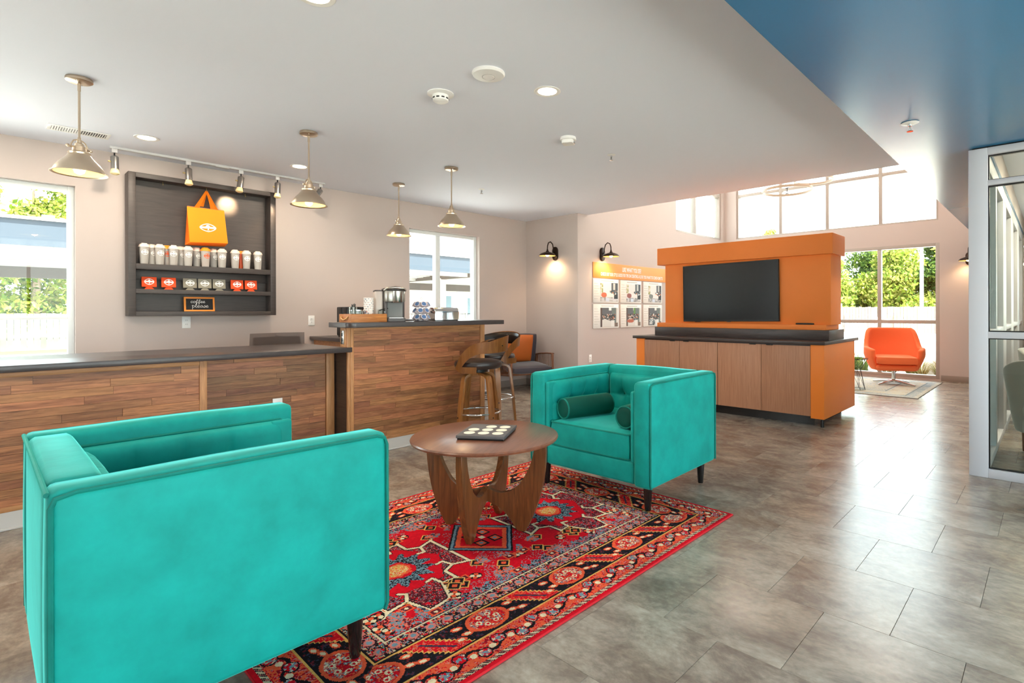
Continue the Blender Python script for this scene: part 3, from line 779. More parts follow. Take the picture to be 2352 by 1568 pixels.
for k, (u, kind, lb) in enumerate([(349, 'w', 'cream-lidded tumbler half hidden in the gap between the first two tumblers'), (383, 'o', ''), (416, 'w', 'cream-lidded tumbler half hidden between the third and fourth of the row'), (452, 'w', 'cream-lidded tumbler half hidden behind the orange-lidded one'), (491, 'w', 'cream-lidded tumbler half hidden under the tote bag corner')]):
    p = on_y(u, 600, 6.382)
    if kind == 'o': tumbler('tumbler', 'orange-lidded tumbler half hidden in the back row', (p.x, 6.382, ZA), orange=True, group='tumblers on the display shelf')
    else: dup(protoW, (p.x, 6.382, ZA), 0.4, lb)
p = on_y(553, 600, 6.383)
t = thing('orange_cup', 'solid orange travel cup between two clear tumblers', 'tumbler', (p.x, 6.383, ZA))
M_ocup = mat('solid_orange_cup', (244, 92, 30), 0.35)
lathe('body', [(0, 0), (0.027, 0), (0.034, 0.165), (0, 0.165)], M_ocup, t, 28)
lathe('lid', [(0, 0.19), (0.028, 0.19), (0.034, 0.17), (0.036, 0.160), (0.034, 0.160), (0, 0.166)], M_lid_o, t, 28)

M_kz = mat('orange_foam', (240, 84, 38), 0.85); M_kg = mat('gray_foam', (150, 142, 126), 0.85)
def sleeve(label, loc, m, rz, group):
    """flat-folded can sleeve standing on its folded-out bottom flap"""
    t = thing('can_sleeve', label, 'can sleeve', loc, rz, group)
    tilt = Matrix.Rotation(-0.10, 4, 'X')
    bm = B(); abox(bm, -0.058, 0.058, -0.009, 0.009, 0.022, 0.118, 0.004, 2, tilt); fin(bm, 'body', m, t)
    bm = B(); aprism(bm, [(-0.020, 0.022), (0.020, 0.022), (0.040, 0.0), (-0.040, 0.0)], -0.004, 0.004, tilt @ Matrix.Rotation(PI / 2, 4, 'X')); fin(bm, 'foot_flap', m, t)
    bm = B(); emblem(bm, lambda a, b: tilt @ Vector((a, -0.0096, 0.072 + b)), 0.078, 0.062); fin(bm, 'emblem', M_print, t, smooth=False)
    return t
ks = [(343, 0, 0.0), (388, 0, 0.0), (437, 1, 0.06), (471, 1, -0.04), (504, 1, 0.05), (545, 0, 0.0), (577, 0, 0.0)]
kl = ['orange logo can sleeve at the shelf end by the side board', 'orange logo can sleeve next to the gray ones, above the sign side', 'gray logo can sleeve beside an orange one, above the sign', 'middle gray logo can sleeve of three', 'gray logo can sleeve with a gap before the orange pair', 'orange logo can sleeve next to the gap after the gray ones', 'orange logo can sleeve closest to the far side board']
kp = {}
for (u, g, rz), lb in zip(ks, kl):
    p = on_y(u, 660, 6.34)
    if g in kp: dup(kp[g], (p.x, 6.345, ZC), rz, lb)
    else: kp[g] = sleeve(lb, (p.x, 6.345, ZC), M_kg if g else M_kz, rz, 'can sleeves on the lower shelf')

# tote bag
M_tote = mat('orange_nonwoven', (252, 150, 22), 0.8, sheen=0.2); M_tote_s = mat('orange_nonwoven_gusset', (246, 118, 16), 0.8)
tb = thing('tote_bag', 'orange fabric tote bag with white logo hanging from a hook', 'bag', (1.49, 6.33, 1.85))
pt = [on_y(u, v, 6.29) for u, v in ((429, 474), (515, 484), (524, 559), (436, 556))]
pb = [on_y(u, v, 6.38) for u, v in ((430, 472), (512, 483), (516, 567), (424, 563))]
bm = B(); f = [bm.verts.new(p) for p in pt]; b_ = [bm.verts.new(p) for p in pb]
bm.faces.new(f); bm.faces.new(b_[::-1]); fin_side = [bm.faces.new((f[k], b_[k], b_[(k + 1) % 4], f[(k + 1) % 4])) for k in range(4)]
for s_ in fin_side[1:]: s_.material_index = 1
bmesh.ops.bevel(bm, geom=bm.edges[:], offset=0.004, segments=2, profile=0.5, affect='EDGES')
fin(bm, 'bag_body', [M_tote, M_tote_s], tb, True)
hk = on_y(474, 430, 6.35); hk = Vector((hk.x, 6.345, Z1 - 0.072))
for yy, us in ((6.286, ((452, 476), (489, 480))), (6.385, ((462, 474), (496, 482)))):
    pa, pc = on_y(*us[0], yy), on_y(*us[1], yy)
    for a in (pa, pc):
        bm = B(); w_ = 0.022
        def st(u, v, a=a, yy=yy):
            p = Vector((a.x, yy, a.z - 0.0)).lerp(hk, v); p.x += (u - 0.5) * w_ * (1 - 0.6 * v) * 2; p.y += 0.012 * math.sin(PI * v) * (-1 if yy < 6.3 else 0.3)
            return p
        agrid(bm, 3, 12, st); bmesh.ops.solidify(bm, geom=bm.faces[:], thickness=0.003); fin(bm, 'handle', M_tote, tb, True)
ec = (pt[0] + pt[1] + pt[2] + pt[3]) / 4
ex = ((pt[1] - pt[0]) + (pt[2] - pt[3])).normalized(); ez = ((pt[0] - pt[3]) + (pt[1] - pt[2])).normalized()
bm = B(); emblem(bm, lambda a, b: ec + ex * a + ez * (b - 0.02) + Vector((0, -0.0042, 0)), 0.145, 0.085); fin(bm, 'emblem', M_print, tb, True, smooth=False)

# small framed sign
sg = [on_y(u, v, 6.33) for u, v in ((427, 682), (490, 684), (492, 717), (430, 716))]
sgc = (sg[0] + sg[2]) / 2; SW, SH = 0.262, 0.145
sn = thing('chalk_sign', 'small orange framed black sign lettered coffee please', 'sign', (sgc.x, 6.35, ZD))
M_sframe = mat('orange_wood_frame', (232, 138, 46), 0.5); M_chalk = mat('chalkboard', (40, 38, 38), 0.8)
tl = Matrix.Rotation(-0.12, 4, 'X')
bm = B(); abox(bm, -SW / 2 + 0.008, SW / 2 - 0.008, -0.001, 0.007, 0.008, SH - 0.008, 0, 2, tl); fin(bm, 'board', M_chalk, sn)
for a, b, c, d in ((-SW / 2, SW / 2, SH - 0.016, SH), (-SW / 2, SW / 2, 0.0, 0.016), (-SW / 2, -SW / 2 + 0.016, 0.016, SH - 0.016), (SW / 2 - 0.016, SW / 2, 0.016, SH - 0.016)):
    bm = B(); abox(bm, a, b, -0.008, 0.012, c, d, 0.002, 2, tl); fin(bm, 'frame_strip', M_sframe, sn)
GL = {  # brush-script letters as strokes, x 0..w, baseline 0, x-height 1
 'c': (0.75, [[(0.7, 0.75), (0.5, 0.98), (0.2, 0.8), (0.1, 0.4), (0.3, 0.02), (0.75, 0.25)]]),
 'o': (0.85, [[(0.45, 0.98), (0.15, 0.75), (0.12, 0.3), (0.4, 0.0), (0.72, 0.3), (0.7, 0.75), (0.45, 0.98), (0.6, 0.8), (0.95, 0.9)]]),
 'f': (0.75, [[(0.0, 0.3), (0.35, 0.7), (0.72, 1.6), (0.55, 1.85), (0.38, 1.4), (0.28, 0.2), (0.2, -0.75), (0.36, -0.5), (0.42, 0.1), (0.8, 0.35)]]),
 'e': (0.75, [[(0.1, 0.4), (0.45, 0.5), (0.62, 0.78), (0.42, 1.0), (0.15, 0.7), (0.15, 0.25), (0.4, 0.0), (0.8, 0.3)]]),
 'p': (0.95, [[(0.1, 0.9), (0.25, 1.0), (0.22, -0.9)], [(0.22, 0.5), (0.5, 1.0), (0.8, 0.7), (0.7, 0.2), (0.4, 0.02), (0.22, 0.25)]]),
 'l': (0.6, [[(0.05, 0.3), (0.4, 1.1), (0.42, 1.7), (0.22, 1.6), (0.18, 0.5), (0.3, 0.02), (0.65, 0.3)]]),
 'a': (0.95, [[(0.7, 0.85), (0.4, 1.0), (0.12, 0.5), (0.3, 0.02), (0.6, 0.4), (0.72, 0.95), (0.68, 0.2), (0.98, 0.2)]]),
 's': (0.7, [[(0.05, 0.2), (0.45, 1.05), (0.62, 0.45), (0.4, 0.0), (0.08, 0.12), (0.4, 0.1), (0.75, 0.35)]]),
}
def script(word, cx, cz, s_, parent, tw=0.0021, kx=1.5):
    Wd = sum(GL[c][0] for c in word); x = -Wd / 2
    bm = B()
    for c in word:
        w_, strokes = GL[c]
        for st in strokes:
            pts = []
            for k in range(len(st) - 1):
                for q in range(4):
                    t_ = q / 4; p0 = st[max(k - 1, 0)]; p1 = st[k]; p2 = st[k + 1]; p3 = st[min(k + 2, len(st) - 1)]
                    f_ = lambda i: 0.5 * (2 * p1[i] + (p2[i] - p0[i]) * t_ + (2 * p0[i] - 5 * p1[i] + 4 * p2[i] - p3[i]) * t_ ** 2 + (3 * p1[i] - p0[i] - 3 * p2[i] + p3[i]) * t_ ** 3)
                    pts.append((f_(0), f_(1)))
            pts.append(st[-1])
            P3 = [tl @ Vector((cx + (x + a) * s_ * kx, -0.0012, cz + b * s_)) for a, b in pts]
            atube(bm, P3, tw, 6, flat=(tw, tw * 0.8))
        x += w_ * 0.97
    fin(bm, 'lettering', M_print, parent)
script('coffee', -0.012, 0.086, 0.0185, sn); script('please', 0.006, 0.040, 0.021, sn)
# ------------------------------------------------------------------ things on the bar top
M_trayw = wood('acacia', (150, 84, 36), (206, 136, 72), 'X', 6, 0.45, 0.05)
M_clear = glass('clear_glass', (244, 246, 244), 0.12)
xa, xb_ = on_y(806, 738, 4.17).x, on_y(889, 738, 4.17).x
tr = thing('serving_tray', 'acacia wood tray with rope handle on the bar top', 'tray', ((xa + xb_) / 2, 4.27, ZB))
box('base', xa, xb_, 4.17, 4.38, ZB, ZB + 0.010, M_trayw, tr, bev=0.002)
for y0, y1 in ((4.17, 4.182), (4.368, 4.38)): box('long_side', xa, xb_, y0, y1, ZB + 0.010, ZB + 0.068, M_trayw, tr, bev=0.002)
for x0, x1 in ((xa, xa + 0.012), (xb_ - 0.012, xb_)): box('short_side', x0, x1, 4.182, 4.368, ZB + 0.010, ZB + 0.068, M_trayw, tr, bev=0.002)
M_rope = mat('jute_rope', (214, 168, 112), 0.9)
for xx, sg_ in ((xa, -1), (xb_, 1)):
    tube('rope_handle', [(xx + sg_ * 0.002, 4.215, ZB + 0.05), (xx + sg_ * 0.010, 4.23, ZB + 0.032), (xx + sg_ * 0.014, 4.275, ZB + 0.020), (xx + sg_ * 0.010, 4.32, ZB + 0.032), (xx + sg_ * 0.002, 4.335, ZB + 0.05)], 0.005, M_rope, tr, 8, world=True)
zt = ZB + 0.010
# stirrer glass
p = on_y(790, 700, 4.235)
p.x = max(p.x, xa + 0.05)
g = thing('stirrer_glass', 'clear glass holding black stirrers in the tray', 'glass', (p.x, 4.24, zt))
lathe('glass_wall', [(0, 0), (0.026, 0), (0.032, 0.115), (0.030, 0.115), (0.0245, 0.004), (0, 0.004)], M_clear, g, 24)
rg = random.Random(3)
for k in range(9):
    a = rg.uniform(0, 2 * PI); r0 = rg.uniform(0, 0.012); 
    tube('stirrer', [(r0 * math.cos(a), r0 * math.sin(a), 0.006), (0.024 * math.cos(a) * rg.uniform(0.5, 1), 0.022 * math.sin(a) * rg.uniform(0.5, 1), 0.135 + rg.uniform(-0.01, 0.012))], 0.0028, M_black, g, 6)
p = on_y(821, 712, 4.26)
j = thing('sugar_jar', 'low round glass jar of sweetener packets in the tray', 'jar', (p.x, 4.27, zt))
lathe('glass_wall', [(0, 0), (0.045, 0), (0.05, 0.02), (0.05, 0.085), (0.046, 0.085), (0.046, 0.006), (0, 0.006)], M_clear, j, 28)
M_pk = mat('pink_packets', (226, 160, 150), 0.7)
for k in range(6): box('packet', -0.026, 0.026, -0.03 + k * 0.010, -0.025 + k * 0.010, 0.008, 0.052 + 0.006 * (k % 2), M_pk if k % 2 else M_print, j, bev=0.001, world=False)
lathe('lid_rim', [(0.048, 0.085), (0.053, 0.085), (0.053, 0.093), (0.048, 0.093), (0.048, 0.085)], M_chrome, j, 28)
p = on_y(848, 700, 4.27)
M_cupp = mat('patterned_paper', (226, 214, 210), 0.6)
_nt = M_cupp.node_tree; _tc = _nt.nodes.new('ShaderNodeTexCoord'); _v = _nt.nodes.new('ShaderNodeTexVoronoi'); _v.inputs['Scale'].default_value = 90
_nt.links.new(_tc.outputs['Object'], _v.inputs['Vector'])
_cr = _nt.nodes.new('ShaderNodeValToRGB'); _cr.color_ramp.interpolation = 'CONSTANT'; _e = _cr.color_ramp.elements
_e[0].color = (*s2l((232, 224, 218)), 1); _e[1].position = 0.62; _e[1].color = (*s2l((120, 126, 140)), 1); _q = _e.new(0.8); _q.color = (*s2l((206, 150, 140)), 1)
_nt.links.new(_v.outputs['Color'], _cr.inputs[0]); _nt.links.new(_cr.outputs[0], _nt.nodes['Principled BSDF'].inputs['Base Color'])
for k in range(7):
    s_ = thing('paper_cup', ('bottom patterned paper cup of the stack in the tray' if k == 0 else 'topmost patterned paper cup of the stack in the tray' if k == 6 else 'patterned paper cup inside the stack in the tray'), 'paper cup', (p.x, 4.28, zt + 0.0 + k * 0.016), 0.4 * k, 'stacked paper cups')
    lathe('cup_wall', [(0, 0.002), (0.028, 0.002), (0.028, 0.0), (0.039, 0.094), (0.037, 0.094), (0.0265, 0.004), (0, 0.004)], M_cupp, s_, 24)
    lathe('rim', [(0.037, 0.094), (0.0395, 0.092), (0.041, 0.095), (0.0395, 0.098), (0.037, 0.094)], M_print, s_, 24)
p = on_y(874, 712, 4.26)
j = thing('clip_jar', 'small glass jar with a black clip lid beside the paper cups', 'jar', (p.x, 4.24, zt))
lathe('glass_wall', [(0, 0), (0.030, 0), (0.034, 0.012), (0.034, 0.075), (0.028, 0.085), (0.026, 0.085), (0.031, 0.072), (0.031, 0.006), (0, 0.006)], M_clear, j, 24)
lathe('contents', [(0, 0.007), (0.030, 0.007), (0.030, 0.045), (0, 0.05)], M_cupp, j, 20)
tube('clip', [(-0.03, -0.02, 0.088), (0.0, -0.02, 0.098), (0.03, -0.02, 0.102), (0.045, -0.02, 0.106)], 0.005, M_black, j, 8)
lathe('lid', [(0, 0.094), (0.03, 0.092), (0.032, 0.086), (0, 0.084)], M_clear, j, 24)

# coffee machine
pm = on_y(912, 738, 4.20)
cm = thing('coffee_machine', 'silver and black single-serve coffee machine on the bar top', 'coffee machine', (pm.x, 4.28, ZB), -0.42)
M_silver = mat('silver_plastic', (168, 164, 156), 0.28, metal=0.85); M_dgray = mat('dark_gray_plastic', (72, 66, 66), 0.4)
def rounded(x0, x1, y0, y1, r): return arc(x1 - r, y1 - r, r, 0, PI / 2, 4) + arc(x0 + r, y1 - r, r, PI / 2, PI, 4) + arc(x0 + r, y0 + r, r, PI, 1.5 * PI, 4) + arc(x1 - r, y0 + r, r, 1.5 * PI, 2 * PI, 4)
prism('rear_body', rounded(-0.075, 0.105, -0.01, 0.13, 0.02), 0.0, 0.262, M_dgray, cm, bev=0.004)
prism('side_cheek', rounded(-0.08, -0.05, -0.10, 0.0, 0.01), 0.0, 0.175, M_dgray, cm, bev=0.003)
prism('brew_head', rounded(-0.078, 0.102, -0.125, 0.0, 0.045), 0.172, 0.268, M_silver, cm, bev=0.004)
lathe('pod_holder', [(0, 0.165), (0.044, 0.165), (0.048, 0.172), (0.048, 0.262), (0, 0.262)], M_steel, cm, 28, M=TM((0.03, -0.098, 0)))
prism('top_lid', rounded(-0.085, 0.108, -0.13, 0.125, 0.05), 0.268, 0.288, M_dgray, cm, bev=0.008)
tube('lid_handle', [(-0.075, -0.10, 0.270), (-0.05, -0.145, 0.285), (0.012, -0.162, 0.292), (0.075, -0.145, 0.285), (0.10, -0.10, 0.270)], 0.010, M_steel, cm, 10)
prism('drip_tray', rounded(-0.06, 0.10, -0.135, -0.01, 0.02), 0.0, 0.032, M_dgray, cm, bev=0.003)
prism('drip_grate', rounded(-0.052, 0.092, -0.127, -0.02, 0.018), 0.032, 0.036, M_steel, cm)
prism('back_splash', rounded(-0.045, 0.085, -0.016, -0.009, 0.003), 0.036, 0.168, M_gray, cm)
prism('water_tank', rounded(-0.150, -0.084, -0.09, 0.12, 0.02), 0.03, 0.262, M_frost, cm, bev=0.003)
prism('water', rounded(-0.146, -0.088, -0.086, 0.116, 0.018), 0.034, 0.12, M_clear, cm)
prism('tank_base', rounded(-0.150, -0.084, -0.09, 0.12, 0.02), 0.0, 0.03, M_dgray, cm)
prism('tank_lid', rounded(-0.152, -0.082, -0.092, 0.122, 0.02), 0.262, 0.272, M_dgray, cm, bev=0.003)

# capsule carousel
pc = on_y(972, 737, 4.22)
ca = thing('capsule_carousel', 'wire carousel filled with coffee capsules on the bar top', 'capsule holder', (pc.x, 4.25, ZB))
lathe('base_plate', [(0, 0), (0.062, 0), (0.066, 0.004), (0.06, 0.008), (0, 0.008)], M_chrome, ca, 28)
lathe('stem', [(0, 0.008), (0.004, 0.008), (0.004, 0.195), (0, 0.195)], M_chrome, ca, 10)
tube('finger_loop', [(0, 0.0, 0.193), (-0.010, 0, 0.203), (0, 0, 0.214), (0.010, 0, 0.203)], 0.002, M_chrome, ca, 6, closed=True)
M_capb = mat('capsule_blue_foil', (96, 128, 176), 0.35, metal=0.4); M_caps = mat('capsule_body', (206, 194, 200), 0.45)
for lv in range(3):
    zz = 0.028 + lv * 0.058
    tube('ring', [(0.060 * math.cos(2 * PI * k / 20), 0.060 * math.sin(2 * PI * k / 20), zz + 0.016) for k in range(20)], 0.0018, M_chrome, ca, 6, closed=True)
    for k in range(7):
        a = 2 * PI * (k + 0.5 * (lv % 2)) / 7
        Mx = TM((0.068 * math.cos(a), 0.068 * math.sin(a), zz + 0.012), ry=math.radians(58), rz=a)
        cp = lathe('capsule', [(0, -0.036), (0.018, -0.036), (0.0225, -0.002), (0.0265, 0.0), (0.0265, 0.002), (0.0, 0.002)], M_caps, ca, 16, M=Mx)
        lathe('foil_lid', [(0.0, 0.0032), (0.019, 0.0032), (0.020, 0.002), (0.0, 0.002)], M_capb, cp, 16, M=Mx)
# toaster
pt_ = on_y(1010, 736, 4.34)
to = thing('toaster', 'polished chrome rounded toaster behind the capsule carousel', 'toaster', (pt_.x + 0.055, 4.355, ZB), -0.15)
bm = B()
prof = [(-0.075, 0.008)] + arc(-0.035, 0.085, 0.04, PI, PI / 2, 5) + arc(0.035, 0.085, 0.04, PI / 2, 0, 5) + [(0.075, 0.008)]
aprism(bm, prof, -0.125, 0.125, axes((0, 0, 0), (0, 1, 0), (0, 0, 1), (1, 0, 0)), 0.008); fin(bm, 'shell', M_chrome, to)
for y in (-0.025, 0.025): box('slot', -0.085, 0.085, y - 0.012, y + 0.012, 0.123, 0.1265, M_black, to, world=False)
box('foot_base', -0.118, 0.118, -0.068, 0.068, 0.0, 0.010, M_black, to, bev=0.002, world=False)
box('end_panel', 0.124, 0.130, -0.06, 0.06, 0.015, 0.10, M_black, to, bev=0.004, world=False)
box('lever', 0.130, 0.146, -0.012, 0.012, 0.075, 0.085, M_black, to, bev=0.003, world=False)
# black appliance on the back counter
ap = thing('hot_water_dispenser', 'black rounded hot water dispenser on the back counter', 'appliance', (2.885, 5.92, 0.915), 0.0)
prism('tower', rounded(-0.13, 0.13, -0.02, 0.14, 0.03), 0.015, 0.34, M_black, ap, bev=0.012)
prism('head', rounded(-0.13, 0.13, -0.14, -0.02, 0.03), 0.17, 0.34, M_black, ap, bev=0.012)
prism('drip_base', rounded(-0.12, 0.12, -0.14, -0.02, 0.03), 0.0, 0.03, M_black, ap, bev=0.004)
prism('foot', rounded(-0.12, 0.12, -0.02, 0.13, 0.03), 0.0, 0.015, M_black, ap)
lathe('spout', [(0, 0.13), (0.012, 0.13), (0.02, 0.17), (0, 0.17)], M_chrome, ap, 14, M=TM((0, -0.08, 0)))
lathe('indicator', [(0, 0), (0.006, 0), (0.005, 0.003), (0, 0.003)], M_print, ap, 10, M=TM((-0.09, -0.139, 0.235), rx=PI / 2))
# ------------------------------------------------------------------ teal tufted armchairs
def tuft_panel(bm, nu, nv, origin, ax, az, nrm, w_, h_, buttons, bulge=0.045, seam=True):
    """padded panel with button dimples and pleats; buttons in (u, v)"""
    o, ax, az, nrm = Vector(origin), Vector(ax), Vector(az), Vector(nrm)
    def fn(u, v):
        # denser rows near the rim
        d = bulge * (max(0, 1 - abs(2 * u - 1) ** 9) * max(0, 1 - abs(2 * v - 1) ** 7)) ** 0.5
        for bu, bv in buttons:
            du, dv = (u - bu) * w_, (v - bv) * h_
            d -= 0.030 * math.exp(-(du * du + dv * dv) / (2 * 0.020 ** 2))
            d -= 0.016 * math.exp(-(du * du + dv * dv) / (2 * 0.055 ** 2))
            if v > bv: d -= 0.010 * math.exp(-(du / 0.009) ** 2) * min(1, (1 - v) * 6)
            else: d -= 0.006 * math.exp(-((du - dv * 0.12) / 0.02) ** 2) * max(0, 1 - (bv - v) * 3)
        if seam and buttons:
            dv = (v - buttons[0][1]) * h_; d -= 0.006 * math.exp(-(dv / 0.007) ** 2)
        return o + ax * (u * w_) + az * (v * h_) + nrm * max(d, -0.002)
    agrid(bm, nu, nv, fn)
    return fn
AW, AD, AH, AT = 0.955, 0.855, 0.785, 0.118     # width, depth, height, arm thickness
ZL = 0.152                                       # underside
def armchair(label, loc, rotz):
    """faces +x; origin on the floor under its middle"""
    t = thing('tufted_armchair', label, 'armchair', loc, rotz, 'teal velvet armchairs on the red rug')
    xf, xr = AD / 2, -AD / 2; yo = AW / 2; yi = yo - AT
    def soft(nm, x0, x1, y0, y1, z0, z1, crown, m=M_velvet, n=(20, 6, 16)):
        """upholstered block: slightly bowed faces and a crowned top"""
        bm = B(); abox(bm, x0, x1, y0, y1, z0, z1, 0.020, 3)
        bmesh.ops.subdivide_edges(bm, edges=[e for e in bm.edges if e.calc_length() > 0.15], cuts=9, use_grid_fill=True)
        cx, cy, cz = (x0 + x1) / 2, (y0 + y1) / 2, (z0 + z1) / 2; hx, hy, hz = (x1 - x0) / 2, (y1 - y0) / 2, (z1 - z0) / 2
        for v in bm.verts:
            a, b, c = (v.co.x - cx) / hx, (v.co.y - cy) / hy, (v.co.z - cz) / hz
            if c > 0.9: v.co.z += crown * max(0, 1 - min(abs(a), abs(b)) ** 2 * 1.0) * (1 if hx > hy else 1) * (1 - (b if hy < hx else a) ** 2)
            k = 0.007 * max(0, 1 - c * c)
            if abs(b) > 0.93: v.co.y += math.copysign(k * max(0, 1 - a * a), b)
            if abs(a) > 0.93: v.co.x += math.copysign(k * max(0, 1 - b * b), a)
        return fin(bm, nm, m, t)
    for sgn in (-1, 1):
        y0, y1 = (yi, yo) if sgn > 0 else (-yo, -yi)
        soft('arm', xr + 0.0, xf, y0, y1, ZL, AH - 0.018, 0.018)
        # piping round the outer panel
        yy = sgn * (yo + 0.001); r = 0.0062; i = 0.012
        tube('piping', [(xr + 0.004, yy, ZL + 0.01), (xr + 0.004, yy, AH - 0.05), (xr + 0.012, yy, AH - 0.03), (xr + 0.05, yy, AH - 0.021), (xf - 0.04, yy, AH - 0.021), (xf - 0.012, yy, AH - 0.030), (xf - 0.003, yy, AH - 0.055), (xf - 0.002, yy, ZL + 0.03), (xf - 0.01, yy, ZL + 0.008)], r, M_pipe, t, 8)
        # inner padded panel with buttons
        bt = [(0.32, 0.52), (0.55, 0.52), (0.77, 0.52)]
        if sgn > 0: o, ax, nr = (xf - 0.035, yi, 0.40), (-1, 0, 0), (0, -1, 0)
        else: o, ax, nr = (xr + 0.12, -yi, 0.40), (1, 0, 0), (0, 1, 0)
        wp = AD - 0.155; hp = 0.315
        bm = B(); fn = tuft_panel(bm, 64, 34, o, ax, (0, 0, 1), nr, wp, hp, bt if sgn > 0 else [(1 - a, b) for a, b in bt])
        pn = fin(bm, 'inner_arm_panel', M_velvet, t, ang=80)
        for a, b in (bt if sgn > 0 else [(1 - a, b) for a, b in bt]):
            q = fn(a, b); lathe('button', [(0, 0.006), (0.007, 0.005), (0.0105, 0.001), (0.009, -0.004), (0, -0.005)], M_velvet_d, pn, 12, M=axes(q + Vector(nr) * 0.001, (1, 0, 0), (0, 0, 1), nr))
        tube('panel_piping', [Vector(o) + Vector(ax) * a * wp + Vector((0, 0, 1)) * b * hp + Vector(nr) * 0.006 for a, b in ((0.0, 0.0), (0.0, 0.96), (0.03, 1.0), (0.97, 1.0), (1.0, 0.98))], 0.005, M_pipe, t, 8)
        # front facing strip of the arm seen beside the cushion
        box('arm_welt', xf - 0.10, xf - 0.012, sgn * (yi - 0.03), sgn * yi, 0.285, 0.712, M_velvet, t, bev=0.012, seg=3, world=False)
    soft('back', xr, xr + AT, -yi + 0.002, yi - 0.002, ZL, AH - 0.018, 0.018)
    tube('back_piping', [(xr - 0.001, -yo + 0.02, AH - 0.022), (xr - 0.001, yo - 0.02, AH - 0.022)], 0.0062, M_pipe, t, 8)
    bt = [(0.2, 0.52), (0.5, 0.52), (0.8, 0.52)]
    wp = 2 * yi - 0.06; o, ax, nr = (xr + AT, -yi + 0.03, 0.40), (0, 1, 0), (1, 0, 0)
    bm = B(); fn = tuft_panel(bm, 70, 34, o, ax, (0, 0, 1), nr, wp, 0.315, bt, 0.06)
    pn = fin(bm, 'inner_back_panel', M_velvet, t, ang=80)
    for a, b in bt: lathe('button', [(0, 0.006), (0.007, 0.005), (0.0105, 0.001), (0.009, -0.004), (0, -0.005)], M_velvet_d, pn, 12, M=axes(fn(a, b) + Vector(nr) * 0.001, (0, 1, 0), (0, 0, 1), nr))
    # base rail and seat
    soft('seat_base', xr + AT, xf - 0.022, -yi + 0.002, yi - 0.002, ZL + 0.002, 0.295, 0.0)
    bm = B(); cushion(bm, AD - AT - 0.02, 2 * yi - 0.075, 0.185, edge=0.80, n=18, p=5.0, M=TM((xr + AT + (AD - AT - 0.02) / 2 + 0.004, 0, 0.372)))
    sc_ = fin(bm, 'seat_cushion', M_velvet, t, ang=60)
    cxm = xr + AT + (AD - AT - 0.02) / 2 + 0.004
    for zz in (0.372 + 0.074, 0.372 - 0.074):
        hx, hy = (AD - AT - 0.02) / 2 - 0.003, yi - 0.0375 - 0.003
        tube('cushion_piping', [(cxm - hx, -hy, zz), (cxm + hx - 0.02, -hy, zz), (cxm + hx - 0.004, -hy + 0.015, zz), (cxm + hx, 0, zz), (cxm + hx - 0.004, hy - 0.015, zz), (cxm + hx - 0.02, hy, zz), (cxm - hx, hy, zz)], 0.0055, M_pipe, sc_, 8)
    for sx in (-1, 1):
        for sy in (-1, 1):
            lathe('leg', [(0, 0.0), (0.017, 0.0), (0.0185, 0.004), (0.029, ZL + 0.004), (0, ZL + 0.004)], M_blackwood, t, 20, M=TM((sx * (AD / 2 - 0.085), sy * (AW / 2 - 0.07), 0)))
    return t
M_bolster = velvet('bolster_velvet', (4, 78, 66), (40, 190, 160))
def bolster(label, loc, rz):
    b = thing('bolster_pillow', label, 'bolster pillow', loc, rz, 'velvet bolsters in the armchairs')
    L, R = 0.40, 0.072
    prof = [(0, -L / 2 + 0.004), (0.03, -L / 2), (R - 0.012, -L / 2 + 0.002), (R - 0.004, -L / 2 + 0.008)]
    for k in range(13): prof.append((R * (1 + 0.03 * math.sin(PI * k / 12)), -L / 2 + 0.012 + (L - 0.024) * k / 12))
    prof += [(R - 0.004, L / 2 - 0.008), (R - 0.012, L / 2 - 0.002), (0.03, L / 2), (0, L / 2 - 0.004)]
    bm = B(); alathe(bm, prof, 36)
    for v in bm.verts:                     # gathered folds near one end
        k = max(0.0, min(1.0, (v.co.z - L * 0.18) / (L * 0.3)))
        a = math.atan2(v.co.y, v.co.x); r = math.hypot(v.co.x, v.co.y)
        if r > 0.06:
            f = 1 + 0.03 * k * math.sin(v.co.z * 210 + 0.8 * math.sin(a)); v.co.x *= f; v.co.y *= f
    bmesh.ops.transform(bm, matrix=TM((0, 0, R), ry=PI / 2), verts=bm.verts)
    fin(bm, 'cover', M_bolster, b)
    for s_ in (-1, 1):
        tube('end_piping', [(s_ * (L / 2 - 0.004), (R - 0.006) * math.cos(2 * PI * k / 28), R + (R - 0.006) * math.sin(2 * PI * k / 28)) for k in range(28)], 0.0055, M_pipe, b, 8, closed=True)
    return b
ZR = 0.009   # rug top
ca1 = (0.535, 1.72 + AW / 2, ZR)
armchair('teal velvet tufted armchair turned with its plain side out, nearest the plank desk', ca1, 0.0)
rotB = PI + math.radians(1.8)
cb1 = (2.58 + AD / 2 + 0.016, 1.735 + AW / 2, ZR)
armchair('teal velvet tufted armchair showing its seat, in front of the orange media unit', cb1, rotB)
# bolsters lie on the cushions along the arms
def in_chair(cl, rz, x, y):
    return (cl[0] + x * math.cos(rz) - y * math.sin(rz), cl[1] + x * math.sin(rz) + y * math.cos(rz), ZR + 0.462)
yb = AW / 2 - AT - 0.05 - 0.082
bolster('dark teal velvet bolster against the tufted arm beside the coffee table', (2.85, 2.405, ZR + 0.462), math.radians(-12))
bolster('teal velvet bolster half hidden by the near arm, facing the coffee table', (2.89, 1.968, ZR + 0.462), math.radians(2))
bolster('dark teal bolster seen over the back of the armchair by the desk', in_chair(ca1, 0, -0.06, yb), 0.0)
bolster('dark teal bolster hidden behind the plain arm of the armchair by the desk', in_chair(ca1, 0, -0.04, -yb), PI)

